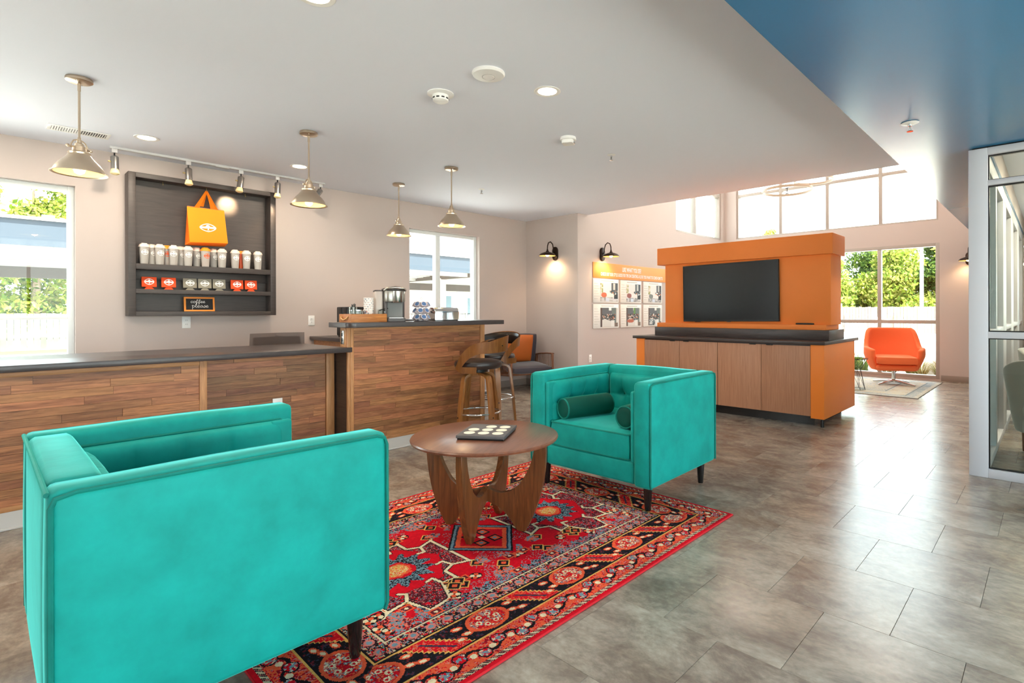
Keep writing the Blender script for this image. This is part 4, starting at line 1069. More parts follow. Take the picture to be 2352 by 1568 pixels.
# ------------------------------------------------------------------ coffee table
TCX, TCY, TZ = 1.89, 2.325, 0.52
ct = thing('coffee_table', 'round walnut coffee table with sculpted crossing legs on the rug', 'table', (TCX, TCY, ZR), math.radians(29))
lathe('table_top', [(0, TZ - 0.024 - ZR), (0.380, TZ - 0.024 - ZR), (0.399, TZ - 0.018 - ZR), (0.403, TZ - 0.008 - ZR), (0.399, TZ - 0.001 - ZR), (0.396, TZ - ZR), (0, TZ - ZR)], M_walnut_top, ct, 72)
zt0 = TZ - 0.024 - ZR
def bez(p0, p1, p2, p3, n=10): return [tuple((1 - t) ** 3 * a + 3 * (1 - t) ** 2 * t * b + 3 * (1 - t) * t * t * c + t ** 3 * d for a, b, c, d in zip(p0, p1, p2, p3)) for t in [k / n for k in range(n + 1)]]
# half profile (r, z) of one leg: outer edge down, foot, inner web, up the inner edge
outer = bez((0.350, zt0), (0.352, 0.30), (0.315, 0.14), (0.232, 0.0))
foot = [(0.205, 0.0), (0.190, 0.004)]
under = bez((0.178, 0.018), (0.140, 0.085), (0.085, 0.140), (0.0, 0.150), 8)
web = bez((0.0, 0.225), (0.10, 0.185), (0.165, 0.185), (0.225, 0.29), 9)
inner = bez((0.225, 0.29), (0.268, 0.36), (0.285, 0.42), (0.288, zt0), 8)[1:]
prof = outer + foot + under + web + inner
for k in range(4):
    a = k * PI / 2
    bm = B(); aprism(bm, prof, -0.016, 0.016, axes((0, 0, 0), (math.cos(a), math.sin(a), 0), (0, 0, 1), (math.sin(a), -math.cos(a), 0)), 0.004)
    fin(bm, 'leg', M_walnut, ct)
# dotted box on the table
bp_ = [on_z(u, v, TZ + 0.028) for u, v in ((1052, 998), (1162, 1001), (1183, 974), (1081, 971))]
bcx = sum((p.x for p in bp_)) / 4; bcy = sum((p.y for p in bp_)) / 4
e1 = ((bp_[1] - bp_[0]) + (bp_[2] - bp_[3])) / 2; e2 = ((bp_[3] - bp_[0]) + (bp_[2] - bp_[1])) / 2
th = math.atan2(e1.y, e1.x); bwid = e1.length; bdep = abs((-e1.y * e2.x + e1.x * e2.y) / e1.length)
bk = thing('dotted_board', 'flat gray board with eight round cream dots on the coffee table', 'board', (bcx, bcy, TZ), th)
M_slate = mat('gray_slate_print', (92, 88, 88), 0.55, var=0.05, vscale=20); M_dots = mat('cream_dots', (244, 232, 212), 0.6)
box('board', -bwid / 2, bwid / 2, -bdep / 2, bdep / 2, 0.008, 0.024, M_slate, bk, bev=0.002, world=False)
box('backing', -bwid / 2 + 0.006, bwid / 2 - 0.006, -bdep / 2 + 0.006, bdep / 2 - 0.006, 0.0, 0.008, M_black, bk, world=False)
for i, j in ((0, 0), (1, 0), (2, 0), (0, 1), (1, 1), (2, 1), (1, 2), (2, 2)):
    lathe('dot', [(0, 0.0252), (0.030, 0.0252), (0.031, 0.024), (0, 0.024)], M_dots, bk, 24, M=TM((-bwid / 2 + bwid * (0.20 + 0.30 * i), -bdep / 2 + bdep * (0.24 + 0.27 * j), 0)))

# ------------------------------------------------------------------ bar stools
def stool(label, loc, rz):
    """sits facing +x"""
    t = thing('bar_stool', label, 'bar stool', loc, rz, 'bentwood bar stools at the coffee bar')
    ZT = 0.735
    bm = B(); alathe(bm, [(0, ZT - 0.05), (0.195, ZT - 0.05), (0.212, ZT - 0.035), (0.218, ZT - 0.012), (0.208, ZT + 0.012), (0.15, ZT + 0.026), (0, ZT + 0.030)], 40)
    fin(bm, 'seat', M_leather, t)
    # wrapping back: one bent band, tall behind, whose rounded ends sweep down and return along the seat
    R = 0.256
    AE = 132.0                                        # where the band ends, degrees from the back
    def z_top(d):
        if d < 60: return ZT + 0.245 - 0.045 * (d / 60) ** 2
        k = (d - 60) / (AE - 60); return ZT + 0.200 - 0.235 * k ** 2.6
    def hole(d):
        """(lower, upper) edge of the opening"""
        k = max(0.0, (d - 70) / 44.0)
        up = ZT + 0.108 - 0.012 * min(1, d / 60) - (0.115 * k ** 2.2 if k > 0 else 0); lo = ZT - 0.022
        return lo, max(up, lo + 0.001)
    def strip(nm, d0, d1, lo, hi, n, sgn, full=False):
        bm = B()
        def fn(u, v):
            d = d0 + (d1 - d0) * u; ad = abs(d); z = lo(ad) + (hi(ad) - lo(ad)) * v
            a = PI + math.radians(d); rr = R + 0.09 * max(0, z - ZT)
            return (rr * math.cos(a), rr * math.sin(a), z)
        agrid(bm, n, 6, fn); bmesh.ops.solidify(bm, geom=bm.faces[:], thickness=0.013); return fin(bm, nm, M_bent, t)
    strip('back_rest', -114, 114, lambda d: hole(d)[1], lambda d: max(z_top(d), hole(d)[1] + 0.004), 60, 1)
    c = lambda u: abs(2 * u - 1)
    for sgn in (-1, 1):
        def lowz(d): k = max(0.0, (d - 112) / (AE - 112)); return ZT - 0.078 + 0.042 * k ** 2
        strip('arm_end', sgn * 114, sgn * AE, lowz, lambda d: max(z_top(d), lowz(d) + 0.004), 12, sgn)
        strip('seat_rail', sgn * 84, sgn * 114, lambda d: ZT - 0.078, lambda d: hole(d)[0] + 0.001, 14, sgn)
    bm = B()
    def pad(u, v):
        a = math.radians(118 + 124 * u); z = ZT + 0.112 + (0.124 - 0.03 * c(u) ** 2) * v
        k = (1 - (2 * v - 1) ** 4) * (1 - (2 * u - 1) ** 6)
        rr = R - 0.018 + 0.09 * (z - ZT) - 0.022 * k
        return (rr * math.cos(a), rr * math.sin(a), z)
    agrid(bm, 30, 8, pad); bmesh.ops.solidify(bm, geom=bm.faces[:], thickness=0.01); fin(bm, 'back_pad', M_leather, t)
    for a in (150, 210): lathe('bolt', [(0, 0), (0.006, 0), (0.006, 0.004), (0, 0.004)], M_black, t, 10, M=axes(((R + 0.018) * math.cos(math.radians(a)), (R + 0.018) * math.sin(math.radians(a)), ZT + 0.16), (0, 0, 1), (-math.sin(math.radians(a)), math.cos(math.radians(a)), 0), (math.cos(math.radians(a)), math.sin(math.radians(a)), 0)))
    lathe('swivel', [(0, ZT - 0.085), (0.09, ZT - 0.085), (0.09, ZT - 0.05), (0, ZT - 0.05)], M_black, t, 24)
    for k in range(4):
        a = PI / 4 + k * PI / 2; ca_, sa_ = math.cos(a), math.sin(a)
        path = bez((0.0, ZT - 0.092), (0.15, ZT - 0.088), (0.165, ZT - 0.10), (0.178, ZT - 0.19), 8) + [(0.205, 0.36), (0.235, 0.0)]
        poly = [(r + 0.0, z) for r, z in path] + [(r - 0.024, z) if z < ZT - 0.12 else (r - 0.012, z - 0.022) for r, z in reversed(path[1:])]
        bm = B(); aprism(bm, poly, -0.026, 0.026, axes((0, 0, 0), (ca_, sa_, 0), (0, 0, 1), (sa_, -ca_, 0)), 0.003); lg = fin(bm, 'leg', M_bent, t)
        lathe('bolt', [(0, 0), (0.006, 0), (0.006, 0.004), (0, 0.004)], M_black, lg, 10, M=axes((ca_ * 0.222, sa_ * 0.222, 0.255), (0, 0, 1), (-sa_, ca_, 0), (ca_, sa_, 0)))
    tube('foot_ring', [(0.195 * math.cos(2 * PI * k / 48), 0.195 * math.sin(2 * PI * k / 48), 0.285) for k in range(48)], 0.009, M_chrome, t, 10, closed=True)
    return t
stool('bentwood bar stool with dark seat standing in front of the plank bar face', (3.09, 3.90, 0), math.radians(132))
stool('bentwood bar stool half hidden behind the other stool at the bar end', (3.73, 4.43, 0), math.radians(196))

# ------------------------------------------------------------------ lounge chair in the corner
LCX, LCY, LCR = 5.645, 5.99, math.radians(-110)
lc = thing('lounge_chair', 'wooden lounge chair with charcoal cushions and spindle arms in the corner', 'chair', (LCX, LCY, 0), LCR)
# faces +x locally; rotated to look out of the corner
def stick(nm, a, b, r=0.016, r2=None, parent=lc, flat=None): return tube(nm, [a, Vector(a).lerp(Vector(b), 0.5), b], r, M_teakf, parent, 10, rad=None if r2 is None else [r, (r + r2) / 2, r2], flat=flat)
HW = 0.335
for s_ in (-1, 1):
    stick('front_leg', (0.30, s_ * HW, 0.0), (0.27, s_ * HW, 0.555), 0.013, 0.020)
    stick('rear_leg', (-0.33, s_ * (HW - 0.03), 0.0), (-0.30, s_ * HW, 0.50), 0.013, 0.019)
    tube('arm_rest', [(0.285, s_ * HW, 0.56), (0.1, s_ * HW, 0.555), (-0.15, s_ * HW, 0.535), (-0.33, s_ * HW, 0.51)], 0.02, M_teakf, lc, 10, flat=(0.026, 0.012))
    stick('side_rail', (0.28, s_ * HW, 0.26), (-0.30, s_ * HW, 0.22), 0.014)
    for k in range(9):
        x = 0.20 - 0.055 * k; tube('spindle', [(x, s_ * HW, 0.255 - 0.003 * k), (x - 0.015, s_ * HW, 0.55 - 0.003 * k)], 0.0045, M_teakf, lc, 8)
stick('front_rail', (0.265, -HW, 0.27), (0.265, HW, 0.27), 0.016); stick('rear_rail', (-0.28, -HW, 0.24), (-0.28, HW, 0.24), 0.014)
stick('top_rail', (-0.365, -HW + 0.03, 0.70), (-0.365, HW - 0.03, 0.70), 0.016)
for s_ in (-1, 1): stick('back_upright', (-0.29, s_ * (HW - 0.03), 0.22), (-0.37, s_ * (HW - 0.03), 0.72), 0.015)
bm = B(); cushion(bm, 0.60, 0.62, 0.13, edge=0.5, M=TM((0.02, 0, 0.345), ry=math.radians(3))); fin(bm, 'seat_cushion', M_grayfab, lc)
bm = B(); cushion(bm, 0.50, 0.58, 0.13, edge=0.45, M=TM((-0.265, 0, 0.60), ry=math.radians(-78))); fin(bm, 'back_cushion', M_grayfab, lc)
def _lc(x, y): return (LCX + x * math.cos(LCR) - y * math.sin(LCR), LCY + x * math.sin(LCR) + y * math.cos(LCR), 0.415)
tp = thing('throw_pillow', 'rust orange leather pillow on the corner lounge chair', 'pillow', _lc(-0.045, -0.07), LCR)
bm = B(); cushion(bm, 0.42, 0.44, 0.14, edge=0.18, p=2.4, M=TM((-0.03, 0.0, 0.215), ry=math.radians(-76))); fin(bm, 'cover', M_orangefab, tp)
# white cubby and plant between bar and corner chair
cb = thing('cubby_shelf', 'low white cubby shelf against the window wall', 'shelf', (4.75, 6.28, 0))
box('side', 4.46, 4.48, 6.12, 6.42, 0.0, 0.84, M_white, cb, bev=0.002); box('side', 5.02, 5.04, 6.12, 6.42, 0.0, 0.84, M_white, cb, bev=0.002)
for z in (0.03, 0.42, 0.82): box('shelf_board', 4.48, 5.02, 6.12, 6.42, z, z + 0.02, M_white, cb, bev=0.002)
box('back', 4.48, 5.02, 6.405, 6.418, 0.05, 0.82, M_white, cb)
M_bk = [mat('book_%s' % n, c, 0.6) for n, c in (('cream', (222, 210, 190)), ('gray', (120, 118, 116)), ('tan', (176, 142, 104)), ('slate', (84, 92, 100)))]
for k in range(4):
    o = thing('book', ('thin cream book', 'taller gray book', 'tan book', 'slate blue book')[k] + ' standing in the white cubby', 'book', (4.66 + k * 0.045, 6.26, 0.44), 0, 'books in the white cubby')
    hh = 0.22 + 0.03 * ((k * 3) % 4)
    box('cover', -0.018, 0.018, -0.09, 0.08, 0.0, hh, M_bk[k % 4], o, bev=0.002, world=False); box('pages', -0.015, 0.015, 0.078, 0.084, 0.004, hh - 0.004, M_print, o, world=False)
pp = thing('potted_plant', 'small leafy green plant in a white pot on the cubby shelf', 'plant', (4.86, 6.24, 0.84))
lathe('pot', [(0, 0), (0.04, 0), (0.052, 0.09), (0.046, 0.09), (0.04, 0.08), (0, 0.08)], M_plastic, pp, 24)
M_leaf = mat('plant_leaf', (92, 150, 44), 0.5, obvar=0.25)
rl = random.Random(5)
for k in range(34):
    a = rl.uniform(0, 2 * PI); el = rl.uniform(0.35, 1.35); L = rl.uniform(0.07, 0.15)
    bm = B()
    def lf(u, v, a=a, el=el, L=L):
        r = L * v; wd = 0.016 * math.sin(PI * min(1, v * 0.95 + 0.05)) * (2 * u - 1)
        z = 0.08 + r * math.sin(el) - 0.35 * r * r / L * (1.2 - el * 0.6)
        return (r * math.cos(el) * math.cos(a) - wd * math.sin(a), r * math.cos(el) * math.sin(a) + wd * math.cos(a), z + 0.006 * abs(2 * u - 1))
    agrid(bm, 3, 6, lf); fin(bm, 'leaf', M_leaf, pp)
# ------------------------------------------------------------------ rugs (woven pattern as colour data on a fine mesh)
def colour_mesh(name, img, x0, y0, cell, z, m, parent, thick=0.008, jitter=0.0, seed=1):
    """img[j, i] sRGB 0..255; one quad per knot, corner colour per face"""
    H, W_ = img.shape[:2]; rs = np.random.RandomState(seed)
    xs = x0 + np.arange(W_ + 1) * cell; ys = y0 + np.arange(H + 1) * cell
    gx, gy = np.meshgrid(xs, ys); gz = np.full_like(gx, z) + (rs.rand(*gx.shape) - 0.5) * 2 * jitter
    V = np.stack([gx, gy, gz], -1).reshape(-1, 3)
    i = np.arange(W_); j = np.arange(H); ii, jj = np.meshgrid(i, j); a = (jj * (W_ + 1) + ii).reshape(-1)
    Q = np.stack([a, a + 1, a + W_ + 2, a + W_ + 1], -1)
    nv = len(V)
    # skirt down to the floor
    rim = [0 * (W_ + 1) + k for k in range(W_ + 1)] + [k * (W_ + 1) + W_ for k in range(1, H + 1)] + [H * (W_ + 1) + k for k in range(W_ - 1, -1, -1)] + [k * (W_ + 1) for k in range(H - 1, 0, -1)]
    low = V[rim].copy(); low[:, 2] = z - thick
    V = np.concatenate([V, low]); L = len(rim)
    S = np.array([[rim[k], nv + k, nv + (k + 1) % L, rim[(k + 1) % L]] for k in range(L)])
    F_ = np.concatenate([Q, S])
    me = bpy.data.meshes.new(name)
    me.vertices.add(len(V)); me.vertices.foreach_set('co', V.astype(np.float32).ravel())
    me.loops.add(len(F_) * 4); me.loops.foreach_set('vertex_index', F_.astype(np.int32).ravel())
    me.polygons.add(len(F_)); me.polygons.foreach_set('loop_start', (np.arange(len(F_)) * 4).astype(np.int32)); me.polygons.foreach_set('loop_total', np.full(len(F_), 4, np.int32))
    lin = img.reshape(-1, 3) / 255.0; lin = np.where(lin <= 0.04045, lin / 12.92, ((lin + 0.055) / 1.055) ** 2.4)
    edge = np.tile(lin[0], (len(S), 1))
    col = np.concatenate([lin, edge]); col = np.concatenate([col, np.ones((len(col), 1))], 1)
    at = me.color_attributes.new('Col', 'FLOAT_COLOR', 'CORNER'); at.data.foreach_set('color', np.repeat(col, 4, 0).astype(np.float32).ravel())
    me.materials.append(m); me.update(calc_edges=True); me.validate()
    o = bpy.data.objects.new(name, me); C.objects.link(o)
    if parent is not None: o.parent = parent
    return o
RS = np.random.RandomState(4)
CELL = 0.004; RX0, RX1, RY0, RY1 = 0.60, 2.98, 1.40, 3.07
NW, NH = int(round((RX1 - RX0) / CELL)), int(round((RY1 - RY0) / CELL))
U, V_ = np.meshgrid((np.arange(NW) + 0.5) * CELL, (np.arange(NH) + 0.5) * CELL)
LU, LV = NW * CELL, NH * CELL
RED, DRED, BLK, ORG, CRM, BLU, GLD, MAR, PNK, NVY = [np.array(c, float) for c in ((206, 14, 34), (150, 20, 36), (28, 24, 30), (230, 92, 58), (230, 212, 176), (112, 142, 156), (222, 170, 92), (104, 32, 44), (206, 120, 112), (48, 54, 74))]
def noise(cells, smooth=True):
    h, w_ = int(LV / cells) + 3, int(LU / cells) + 3
    g = RS.rand(h, w_)
    fy, fx = V_ / cells, U / cells; iy, ix = fy.astype(int), fx.astype(int)
    if not smooth: return g[iy, ix]
    ty, tx = fy - iy, fx - ix; ty = ty * ty * (3 - 2 * ty); tx = tx * tx * (3 - 2 * tx)
    return (g[iy, ix] * (1 - tx) + g[iy, ix + 1] * tx) * (1 - ty) + (g[iy + 1, ix] * (1 - tx) + g[iy + 1, ix + 1] * tx) * ty
img = np.zeros((NH, NW, 3))
def heather(mask, cols, wts, c1=0.013):
    r = 0.55 * noise(c1) + 0.45 * noise(0.0065, False)
    q = (np.argsort(np.argsort(r[mask])) + 0.5) / max(1, mask.sum())
    cs = np.cumsum(np.array(wts, float) / sum(wts)); idx = np.searchsorted(cs, q); idx = np.clip(idx, 0, len(cols) - 1)
    img[mask] = np.array(cols)[idx]
def put(mask, c): img[mask] = c
ed = np.minimum(np.minimum(U, LU - U), np.minimum(V_, LV - V_))        # distance to the rim
along = np.where(np.minimum(U, LU - U) < np.minimum(V_, LV - V_), V_ - LV / 2, U - LU / 2)
du, dv = np.abs(U - LU / 2), np.abs(V_ - LV / 2)
wob = (noise(0.02) - 0.5) * 0.010
# field
put(ed >= 0, RED)
fld = ed > 0.385
heather(fld & (noise(0.09) > 0.62), [RED, DRED, PNK, BLU, RED], [5, 1, 1, 1, 3])
sz = 0.028 * np.abs(((along / 0.07) % 1) - 0.5) * 2
heather(fld & (ed + wob < 0.43 + sz), [BLK, BLU, NVY, RED, PNK, BLU], [2, 3, 2, 2, 1, 2])
# corner spandrels
heather(fld & (du + 0.9 * dv > 1.00 + wob), [BLU, RED, PNK, BLK, ORG, MAR], [3, 3, 2, 2, 1, 2])
# guard bands and main border
heather(ed <= 0.385, [BLK, MAR, PNK, BLU, BLK, GLD, RED], [4, 2, 2, 2.4, 2, 1, 2])
inner_g = (ed > 0.305) & (ed <= 0.385)
ph = (along / 0.075) % 1
put(inner_g & ((ph - 0.5) ** 2 * 0.075 ** 2 + (ed - 0.345) ** 2 < 0.020 ** 2), PNK); put(inner_g & ((ph - 0.5) ** 2 * 0.075 ** 2 + (ed - 0.345) ** 2 < 0.011 ** 2), BLU)
put(inner_g & (np.abs(((along / 0.0375) % 1) - 0.5) < 0.09) & (np.abs(ed - 0.345) > 0.022), CRM * 0.85)
mb = (ed > 0.155) & (ed <= 0.300)
heather(mb, [BLK, BLK, NVY, MAR], [6, 4, 1.2, 1])
per = 0.46; kcell = np.floor(along / per + 0.5); t_ = along - kcell * per; e_ = ed - 0.2275
# palmette
d1 = np.hypot(t_ / 0.085, e_ / 0.062) + wob * 6
heather(mb & (d1 < 1.0), [RED, ORG, DRED, BLU, CRM, PNK], [4, 3, 2, 1.5, 1.2, 1.5], 0.022); put(mb & (np.abs(d1 - 1.0) < 0.10), ORG); put(mb & (np.abs(d1 - 1.16) < 0.05), BLK)
for k in range(6):
    a = k * PI / 3; q = np.hypot(t_ - 0.042 * math.cos(a), e_ - 0.032 * math.sin(a)); put(mb & (q < 0.012), CRM); put(mb & (q < 0.006), RED)
# serrated leaf between palmettes
s2 = (np.abs(t_) - per / 2); ax_ = s2 * 0.9 + e_ * np.sign(t_) * 0.8
saw = 0.012 * np.abs((((s2 - e_ * np.sign(t_)) / 0.026) % 1) - 0.5) * 2
lf_ = mb & (np.abs(ax_) < 0.032 + saw)
put(mb & (np.abs(ax_) < 0.040 + saw), GLD); heather(lf_, [RED, ORG, RED, PNK], [4, 2, 3, 1]); put(mb & (np.abs(ax_) < 0.006) & (np.abs(e_) < 0.05), NVY)
for sx_ in (-1, 1):
    for tt, ee in ((0.125, 0.030), (0.150, -0.035), (0.11, -0.02)):
        q = np.hypot((t_ - sx_ * tt) / 1.6 + (e_ - ee) * 0.3, e_ - ee); put(mb & (q < 0.014), ORG); put(mb & (q < 0.008), CRM)
og = (ed > 0.035) & (ed <= 0.140)
heather(og, [ORG, ORG, RED, PNK, DRED], [6, 3, 3, 2, 1])
p2 = 0.17; k2 = np.floor(along / p2 + 0.5); t2 = along - k2 * p2; e2_ = ed - 0.088
vine = np.abs(e2_ - 0.024 * np.sin(along * 2 * PI / p2)) < 0.007; put(og & vine, BLK)
for c0, o0 in ((0.0, 0.018), (p2 / 2, -0.018)):
    q = np.hypot(np.abs(t2) - c0, (e2_ - o0) * 1.1) + wob; put(og & (q < 0.030), BLK); heather(og & (q < 0.024), [RED, BLU, CRM, PNK], [4, 2, 1, 1]); put(og & (q < 0.008), BLU)
q = np.hypot(np.abs(t2) - p2 / 4, e2_ + 0.004); put(og & (q < 0.013), CRM)
put((ed > 0.014) & (ed <= 0.035), BLK)
dg_ = (((along + ed * 1.2) / 0.034) % 1); put((ed > 0.016) & (ed <= 0.034) & (dg_ < 0.42), CRM * 0.9); put((ed > 0.016) & (ed <= 0.034) & (dg_ > 0.62) & (dg_ < 0.8), PNK)
for e0, c0 in ((0.143, GLD), (0.152, BLK), (0.300, GLD), (0.308, BLK), (0.383, CRM * 0.9), (0.390, BLK)): put(np.abs(ed - e0) < 0.0036, c0)
put(ed <= 0.014, RED * 1.02)
# medallions and centre, mirrored about both axes
fu, fv = du, dv
def seg_d(px, py, a, b):
    ax, ay = a; bx, by = b; L2 = (bx - ax) ** 2 + (by - ay) ** 2 + 1e-12
    t = np.clip(((px - ax) * (bx - ax) + (py - ay) * (by - ay)) / L2, 0, 1)
    return np.hypot(px - ax - t * (bx - ax), py - ay - t * (by - ay))
def inside(px, py, poly):
    c = np.zeros(px.shape, bool); n = len(poly)
    for k in range(n):
        x1, y1 = poly[k]; x2, y2 = poly[(k + 1) % n]
        cond = ((y1 > py) != (y2 > py)) & (px < (x2 - x1) * (py - y1) / (y2 - y1 + 1e-12) + x1); c ^= cond
    return c
OUT = [(0.205, 0.0), (0.205, 0.165), (0.285, 0.135), (0.345, 0.165), (0.345, 0.255), (0.415, 0.245), (0.465, 0.375), (0.575, 0.395), (0.605, 0.27), (0.70, 0.285), (0.715, 0.165), (0.80, 0.175), (0.825, 0.06), (0.875, 0.0)]
med = inside(fu, fv, OUT + [(0.875, -0.1), (0.205, -0.1)])
heather(med & fld, [MAR, BLK, PNK, MAR, BLU, DRED, RED], [4, 3, 2, 2, 1.6, 3, 2])
hexa = np.maximum(np.abs(fu - 0.5) * 0.87 + fv * 0.5, fv * 1.0)
put(fld & med & (hexa < 0.205 + wob), RED)
ang_ = np.arctan2(fv, fu - 0.5); spk = 0.055 * np.abs(((ang_ * 7 / PI) % 1) - 0.5) * 2
hd = np.hypot((fu - 0.5) * 0.92, fv)
heather(fld & med & (hd + wob * 3 < 0.115 + spk), [BLU, NVY, BLK, BLU], [3, 2, 3, 2]); put(fld & med & (hd + wob * 2 < 0.078), RED); put(fld & med & (hd + wob * 2 < 0.066), ORG); heather(fld & med & (hd + wob * 2 < 0.050), [GLD, CRM, ORG, GLD], [4, 1, 2, 2])
for (a, b) in zip(OUT[:-1], OUT[1:]): put(fld & (seg_d(fu, fv, a, b) < 0.013), BLK)
HK = [((0.285, 0.135), (0.30, 0.075)), ((0.30, 0.075), (0.335, 0.08)), ((0.415, 0.245), (0.425, 0.18)), ((0.425, 0.18), (0.46, 0.19)), ((0.605, 0.27), (0.575, 0.215)), ((0.575, 0.215), (0.60, 0.19)), ((0.715, 0.165), (0.68, 0.12)), ((0.68, 0.12), (0.70, 0.095)), ((0.345, 0.255), (0.315, 0.29)), ((0.465, 0.375), (0.44, 0.40)), ((0.70, 0.285), (0.735, 0.31)), ((0.205, 0.165), (0.18, 0.195)), ((0.80, 0.175), (0.83, 0.205))]
for a, b in HK: put(fld & (seg_d(fu, fv, a, b) < 0.011), BLK)
for (a, b) in list(zip(OUT[:-1], OUT[1:])) + HK: put(fld & (seg_d(fu, fv, a, b) < 0.0075), CRM)
dm = fu / 0.215 + fv / 0.245
for lim, c0 in ((1.0, BLK), (0.94, BLU), (0.86, NVY), (0.80, ORG), (0.66, RED)): put(fld & (dm < lim + wob * 2), c0)
ck = (np.abs(fu - 0.045) < 0.030) & (np.abs(fv - 0.052) < 0.034); put(ck, BLK); put((np.abs(fu - 0.045) < 0.020) & (np.abs(fv - 0.052) < 0.022), ORG); put(np.hypot(fu - 0.045, fv - 0.052) < 0.011, BLU); put((fu < 0.014) & (fv < 0.016), CRM)
# scattered small motifs in the red field
rm = random.Random(21)
for k in range(34):
    mu_, mv_ = rm.uniform(0.02, 0.78), rm.uniform(0.20, 0.42)
    q = np.hypot(fu - mu_, fv - mv_); ok = fld & ~med & (dm > 1.1)
    kind = k % 4
    if kind == 0:
        m0 = ok & (np.abs(fu - mu_) + np.abs(fv - mv_) < 0.042); put(m0, GLD); put(ok & (np.abs(fu - mu_) + np.abs(fv - mv_) < 0.034), BLK); put(ok & (np.abs(fu - mu_) + np.abs(fv - mv_) < 0.016), ORG)
    elif kind == 1:
        put(ok & (q < 0.030), BLK)
        for s3 in range(4):
            a = s3 * PI / 2 + 0.78; put(ok & (np.hypot(fu - mu_ - 0.015 * math.cos(a), fv - mv_ - 0.015 * math.sin(a)) < 0.011), CRM if s3 % 2 else ORG)
    elif kind == 2:
        m0 = ok & (q < 0.034 + wob * 2); heather(m0, [BLU, PNK, ORG, NVY], [3, 2, 2, 1])
    else:
        put(ok & (np.abs(fu - mu_) < 0.028) & (np.abs(fv - mv_) < 0.022), ORG); put(ok & (np.abs(fu - mu_) < 0.020) & (np.abs(fv - mv_) < 0.014), MAR); put(ok & (q < 0.008), CRM)
# wear: mild tone drift and knot noise
img *= (0.86 + 0.22 * noise(0.25) + 0.12 * (noise(0.008) - 0.5))[..., None]
img = np.clip(img, 4, 250)
M_rug = vcol('rug_wool', 0.95, 0.1)
rug = colour_mesh('oriental_rug', img, -LU / 2, -LV / 2, CELL, 0.009, M_rug, None, 0.0088, 0.0006)
rug.location = ((RX0 + RX1) / 2, (RY0 + RY1) / 2, 0)
setp(rug, 'red and black oriental rug with cream hooked medallions under the armchairs', 'rug')
bm = B(); hx, hy = LU / 2 + 0.002, LV / 2 + 0.002
atube(bm, [(-hx, -hy, 0.0045), (hx, -hy, 0.0045), (hx, hy, 0.0045), (-hx, hy, 0.0045)], 0.0045, 8, closed=True)
M_bind = mat('red_binding', (204, 22, 36), 0.8)
fin(bm, 'edge_binding', M_bind, rug)

# pale rug by the far window
NW2, NH2 = 212, 300; c2 = 0.01
U, V_ = np.meshgrid((np.arange(NW2) + 0.5) * c2, (np.arange(NH2) + 0.5) * c2); LU, LV = NW2 * c2, NH2 * c2
img = np.zeros((NH2, NW2, 3)); ed = np.minimum(np.minimum(U, LU - U), np.minimum(V_, LV - V_))
G1, G2, G3, G4, G5 = [np.array(c, float) for c in ((196, 192, 180), (170, 172, 170), (186, 178, 160), (206, 190, 150), (150, 160, 162))]
heather(ed >= 0, [G1, G2, G3, G1, G5, G4], [4, 3, 3, 3, 1, 1], 0.08)
heather((ed > 0.06) & (ed < 0.16), [G5, G2, G1], [3, 3, 1], 0.05); put(np.abs(ed - 0.17) < 0.008, G5 * 0.85); put(np.abs(ed - 0.48) < 0.008, G5 * 0.85); heather((ed > 0.2) & (ed < 0.44), [G1, G4, G3, np.array((202, 166, 132.)), G5], [5, 2, 3, 1, 1], 0.1)
r2 = colour_mesh('pale_rug', img, -LU / 2, -LV / 2, c2, 0.008, M_rug, None, 0.0078, 0.0004)
r2.location = (8.57 + LU / 2, 1.37 + LV / 2, 0); setp(r2, 'pale faded gray and gold rug by the far window', 'rug')
M_bind2 = mat('gray_binding', (128, 128, 124), 0.8); hx, hy = LU / 2 + 0.002, LV / 2 + 0.002
bm = B(); atube(bm, [(-hx, -hy, 0.004), (hx, -hy, 0.004), (hx, hy, 0.004), (-hx, hy, 0.004)], 0.004, 8, closed=True); fin(bm, 'edge_binding', M_bind2, r2)
# ------------------------------------------------------------------ orange media unit
XF, XBK, YA, YB_ = 5.81, 6.94, 1.734, 4.041
mu = thing('media_unit', 'freestanding orange and light walnut media cabinet with dark counter', 'media cabinet', ((XF + XBK) / 2, (YA + YB_) / 2, 0))
box('toe_kick', XF + 0.09, XBK - 0.09, YA + 0.12, YB_ - 0.12, 0.0, 0.10, M_blackwood, mu)
box('carcass', XF + 0.022, XBK - 0.022, YA + 0.132, YB_ - 0.123, 0.10, 0.846, M_espresso, mu)
for a, b in ((YA, YA + 0.132), (YB_ - 0.123, YB_)):
    box('end_panel', XF, XBK, a, b, 0.086, 0.846, M_orange, mu, bev=0.002)
for xq in (XF + 0.04,): lathe('leveling_foot', [(0, 0), (0.018, 0), (0.018, 0.02), (0.012, 0.086), (0, 0.086)], M_black, mu, 12, M=TM((xq, YA + 0.03, 0)) , world=True)
ys = [1.866, 2.386, 2.902, 3.408, 3.918]
for side in (0, 1):
    for k in range(4):
        g = 0.003 if k != 2 else 0.005
        x0, x1 = (XF + 0.002, XF + 0.022) if side == 0 else (XBK - 0.022, XBK - 0.002)
        d = box('door', x0, x1, ys[k] + g, ys[k + 1] - 0.0015, 0.105, 0.832, M_oak, mu, bev=0.0015)
        yh = ys[k + 1] - 0.13 if k % 2 == 0 else ys[k] + 0.06
        xh = (XF - 0.010, XF + 0.004) if side == 0 else (XBK - 0.004, XBK + 0.010)
        box('tab_pull', xh[0], xh[1], yh, yh + 0.07, 0.826, 0.838, M_black, d, bev=0.002)
